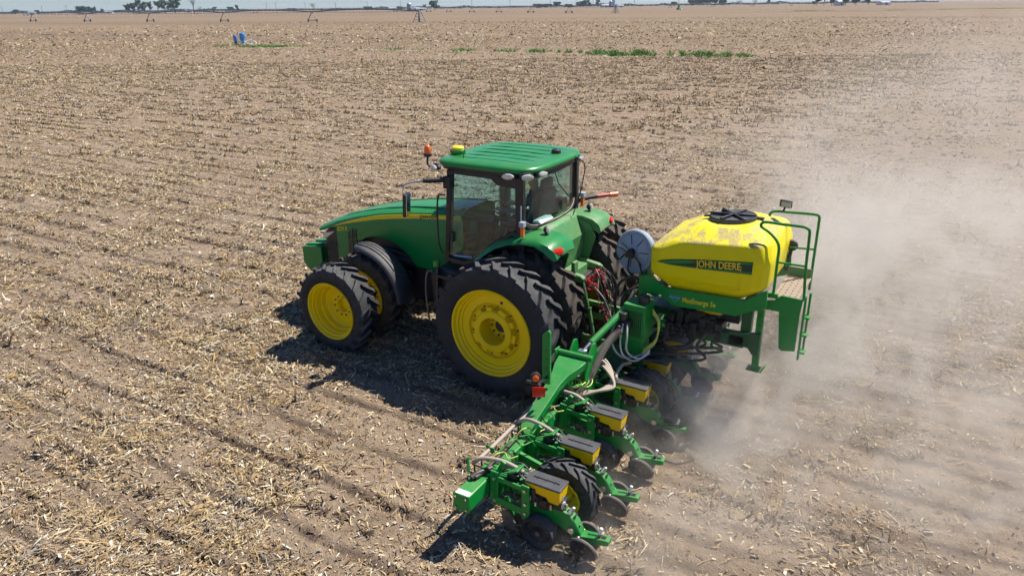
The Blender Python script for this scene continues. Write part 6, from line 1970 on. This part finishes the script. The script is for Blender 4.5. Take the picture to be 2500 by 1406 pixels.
runs = []
for pa, pb, py, dens in ((535, 552, 114, 160), (568, 577, 112, 60), (598, 700, 115, 1900), (690, 752, 114, 420), (880, 885, 121, 30), (940, 960, 121.5, 60), (968, 992, 122, 160), (1030, 1040, 122, 70), (1122, 1158, 125, 420), (1215, 1232, 126, 160), (1240, 1266, 127, 220),
                         (1298, 1352, 128, 700), (1366, 1376, 128.5, 140), (1384, 1404, 129, 240), (1418, 1428, 130, 110), (1438, 1490, 133, 800), (1485, 1575, 135, 2600), (1570, 1612, 135, 420), (1636, 1650, 136, 200), (1668, 1725, 137, 1000), (1715, 1790, 138, 1500), (1805, 1850, 138, 500)):
    da, db = depth_of(pa, py), depth_of(pb, py)
    runs.append(run(pa, da, pb, db, int(dens * 0.42), 1.0))
blades('grass_strip', 'bright green weed grass growing in a broken strip across the field', runs, GRASS, 0.16, 0.45, 0.05, 4)
blades('yellow_weed_line', 'thin yellow green weed line crossing the field at the upper right', [run(1850, depth_of(1850, 30), 2180, depth_of(2180, 26.5), 700, 0.4), run(2180, depth_of(2180, 26.5), 2560, depth_of(2560, 20.5), 3200, 1.2)], GRASSY, 0.2, 0.5, 0.16, 6)
# bare pale path beside the grass
pa = []
for px, py in ((670, 117), (760, 119), (900, 122), (1100, 127), (1300, 131), (1430, 134)):
    pa.append(gpx(px, depth_of(px, py)))
m = MB()
for (x0, y0), (x1, y1) in zip(pa, pa[1:]):
    m.add([(x0 - FH[0] * 0.35, y0 - FH[1] * 0.35, 0.03), (x0 + FH[0] * 0.35, y0 + FH[1] * 0.35, 0.03), (x1 + FH[0] * 0.35, y1 + FH[1] * 0.35, 0.03), (x1 - FH[0] * 0.35, y1 - FH[1] * 0.35, 0.03)], [(0, 1, 2, 3)])
o = m.build('path', surf('pale_bare_soil', (0.46, 0.37, 0.28), 0.95), None, None)
tag(o, 'narrow pale strip of bare soil beside the grass', 'path', kind='structure')

# ------------------------------------------------------------------ dust raised by the planter, and the air
def dust_cloud(name, lo, hi, res, blobs, nscale, n0, n1, label, amount, stretch=(1, 1, 1), seed=0.0):
    """a voxel cloud: sum of soft puffs (centre, half sizes, amount), broken up by noise"""
    vol = bpy.data.volumes.new(name)
    o = bpy.data.objects.new(name, vol)
    COL.objects.link(o)
    tag(o, label, 'dust', kind='stuff')
    m, nt, out = new_mat(name + '_air')
    v = nd(nt, 'ShaderNodeVolumePrincipled')
    v.inputs['Color'].default_value = (*DC, 1)
    v.inputs['Anisotropy'].default_value = 0.0
    v.inputs['Density'].default_value = amount
    nt.links.new(v.outputs[0], out.inputs['Volume'])
    vol.materials.append(m)
    vol.render.space, vol.render.step_size = 'WORLD', res * 4
    vol.render.clipping = 0.0
    g = bpy.data.node_groups.new(name, 'GeometryNodeTree')
    g.interface.new_socket('Geometry', in_out='INPUT', socket_type='NodeSocketGeometry')
    g.interface.new_socket('Geometry', in_out='OUTPUT', socket_type='NodeSocketGeometry')
    go = g.nodes.new('NodeGroupOutput')
    pos = g.nodes.new('GeometryNodeInputPosition').outputs[0]
    total = None
    for c, s, amt in blobs:
        sub = nd(g, 'ShaderNodeVectorMath', operation='SUBTRACT')
        g.links.new(pos, sub.inputs[0])
        sub.inputs[1].default_value = c
        dv = nd(g, 'ShaderNodeVectorMath', operation='DIVIDE')
        g.links.new(sub.outputs[0], dv.inputs[0])
        dv.inputs[1].default_value = s
        dt = nd(g, 'ShaderNodeVectorMath', operation='DOT_PRODUCT')
        g.links.new(dv.outputs[0], dt.inputs[0])
        g.links.new(dv.outputs[0], dt.inputs[1])
        e = math_(g, 'MULTIPLY', math_(g, 'EXPONENT', math_(g, 'MULTIPLY', dt.outputs['Value'], -1.0)), amt)
        total = e if total is None else math_(g, 'ADD', total, e)
    mul = nd(g, 'ShaderNodeVectorMath', operation='MULTIPLY_ADD')
    g.links.new(pos, mul.inputs[0])
    mul.inputs[1].default_value = stretch
    mul.inputs[2].default_value = (seed, seed * 0.7, 0)
    n = noise(g, mul.outputs[0], nscale, 5.0, 0.62, 1.1)
    mr = nd(g, 'ShaderNodeMapRange', interpolation_type='SMOOTHSTEP')
    g.links.new(n, mr.inputs['Value'])
    mr.inputs['From Min'].default_value, mr.inputs['From Max'].default_value = n0, n1
    total = math_(g, 'MAXIMUM', math_(g, 'SUBTRACT', total, 0.006), 0.0)
    dens = math_(g, 'MULTIPLY', total, math_(g, 'MULTIPLY_ADD', mr.outputs['Result'], 0.95, 0.05))
    vc = g.nodes.new('GeometryNodeVolumeCube')
    g.links.new(dens, vc.inputs['Density'])
    vc.inputs['Min'].default_value, vc.inputs['Max'].default_value = lo, hi
    for ax, a, b in zip('XYZ', lo, hi):
        vc.inputs['Resolution ' + ax].default_value = max(8, int((b - a) / res))
    sm = g.nodes.new('GeometryNodeSetMaterial')
    sm.inputs['Material'].default_value = m
    g.links.new(vc.outputs[0], sm.inputs['Geometry'])
    g.links.new(sm.outputs[0], go.inputs[0])
    md = o.modifiers.new('cloud', 'NODES')
    md.node_group = g
    return o


DC = (0.98, 0.925, 0.845)
near = [((-3.1, 2.4, 0.05), (0.8, 2.4, 0.28), 0.35), ((-3.1, 0.2, 0.25), (1.0, 1.9, 0.55), 0.80), ((-4.2, -0.8, 0.4), (1.6, 2.2, 0.8), 0.42), ((-3.6, -2.8, 1.0), (1.6, 2.2, 1.0), 0.60),
        ((-4.6, -4.4, 1.2), (1.8, 2.4, 1.0), 0.55), ((-6.3, -6.0, 1.0), (2.6, 3.0, 1.2), 0.30), ((-5.0, 2.0, 0.10), (2.2, 1.8, 0.40), 0.42), ((-7.5, 1.5, 0.2), (2.4, 2.4, 0.5), 0.28), ((-6.5, -0.5, 0.35), (2.6, 2.4, 0.7), 0.38)]
near += [((-3.05 - 0.1 * (i % 3), UNITS[i] - 0.05, 0.10), (0.55, 0.28, 0.22), 0.9) for i in range(6)]
dust_cloud('dust_cloud', (-12.0, -12.0, 0.0), (-2.3, 5.5, 4.0), 0.085, near, 1.15, 0.43, 0.60, 'thick tan dust boiling up behind the planter row units', 1.0)
farb = [((-8.5, -10.0, 0.9), (3.5, 5.0, 1.7), 0.22), ((-4.0, -12.0, 1.0), (3.2, 5.0, 2.0), 0.20), ((-7.0, -20, 1.6), (4.5, 7.0, 2.4), 0.09), ((-6, -33, 2.4), (5.0, 11.0, 2.8), 0.060), ((-1.0, -10.0, 0.7), (4.0, 4.5, 1.2), 0.07)]
dust_cloud('dust_plume', (-22.0, -58.0, 0.0), (8.0, 3.0, 8.5), 0.25, farb, 0.30, 0.42, 0.64, 'pale dust plume drifting away to the upper right', 0.60, seed=3.0)

hz, nt, out = new_mat('thin_haze')
v = nd(nt, 'ShaderNodeVolumePrincipled')
v.inputs['Color'].default_value = (0.62, 0.80, 1.0, 1)
v.inputs['Density'].default_value = 0.00009
v.inputs['Anisotropy'].default_value = 0.2
nt.links.new(v.outputs[0], out.inputs['Volume'])
o = MB().box((500, -900, 11.0), (7000, 7000, 24.0)).build('haze', hz, None, None)
tag(o, 'faint blue haze over the distant fields', 'haze', kind='stuff')
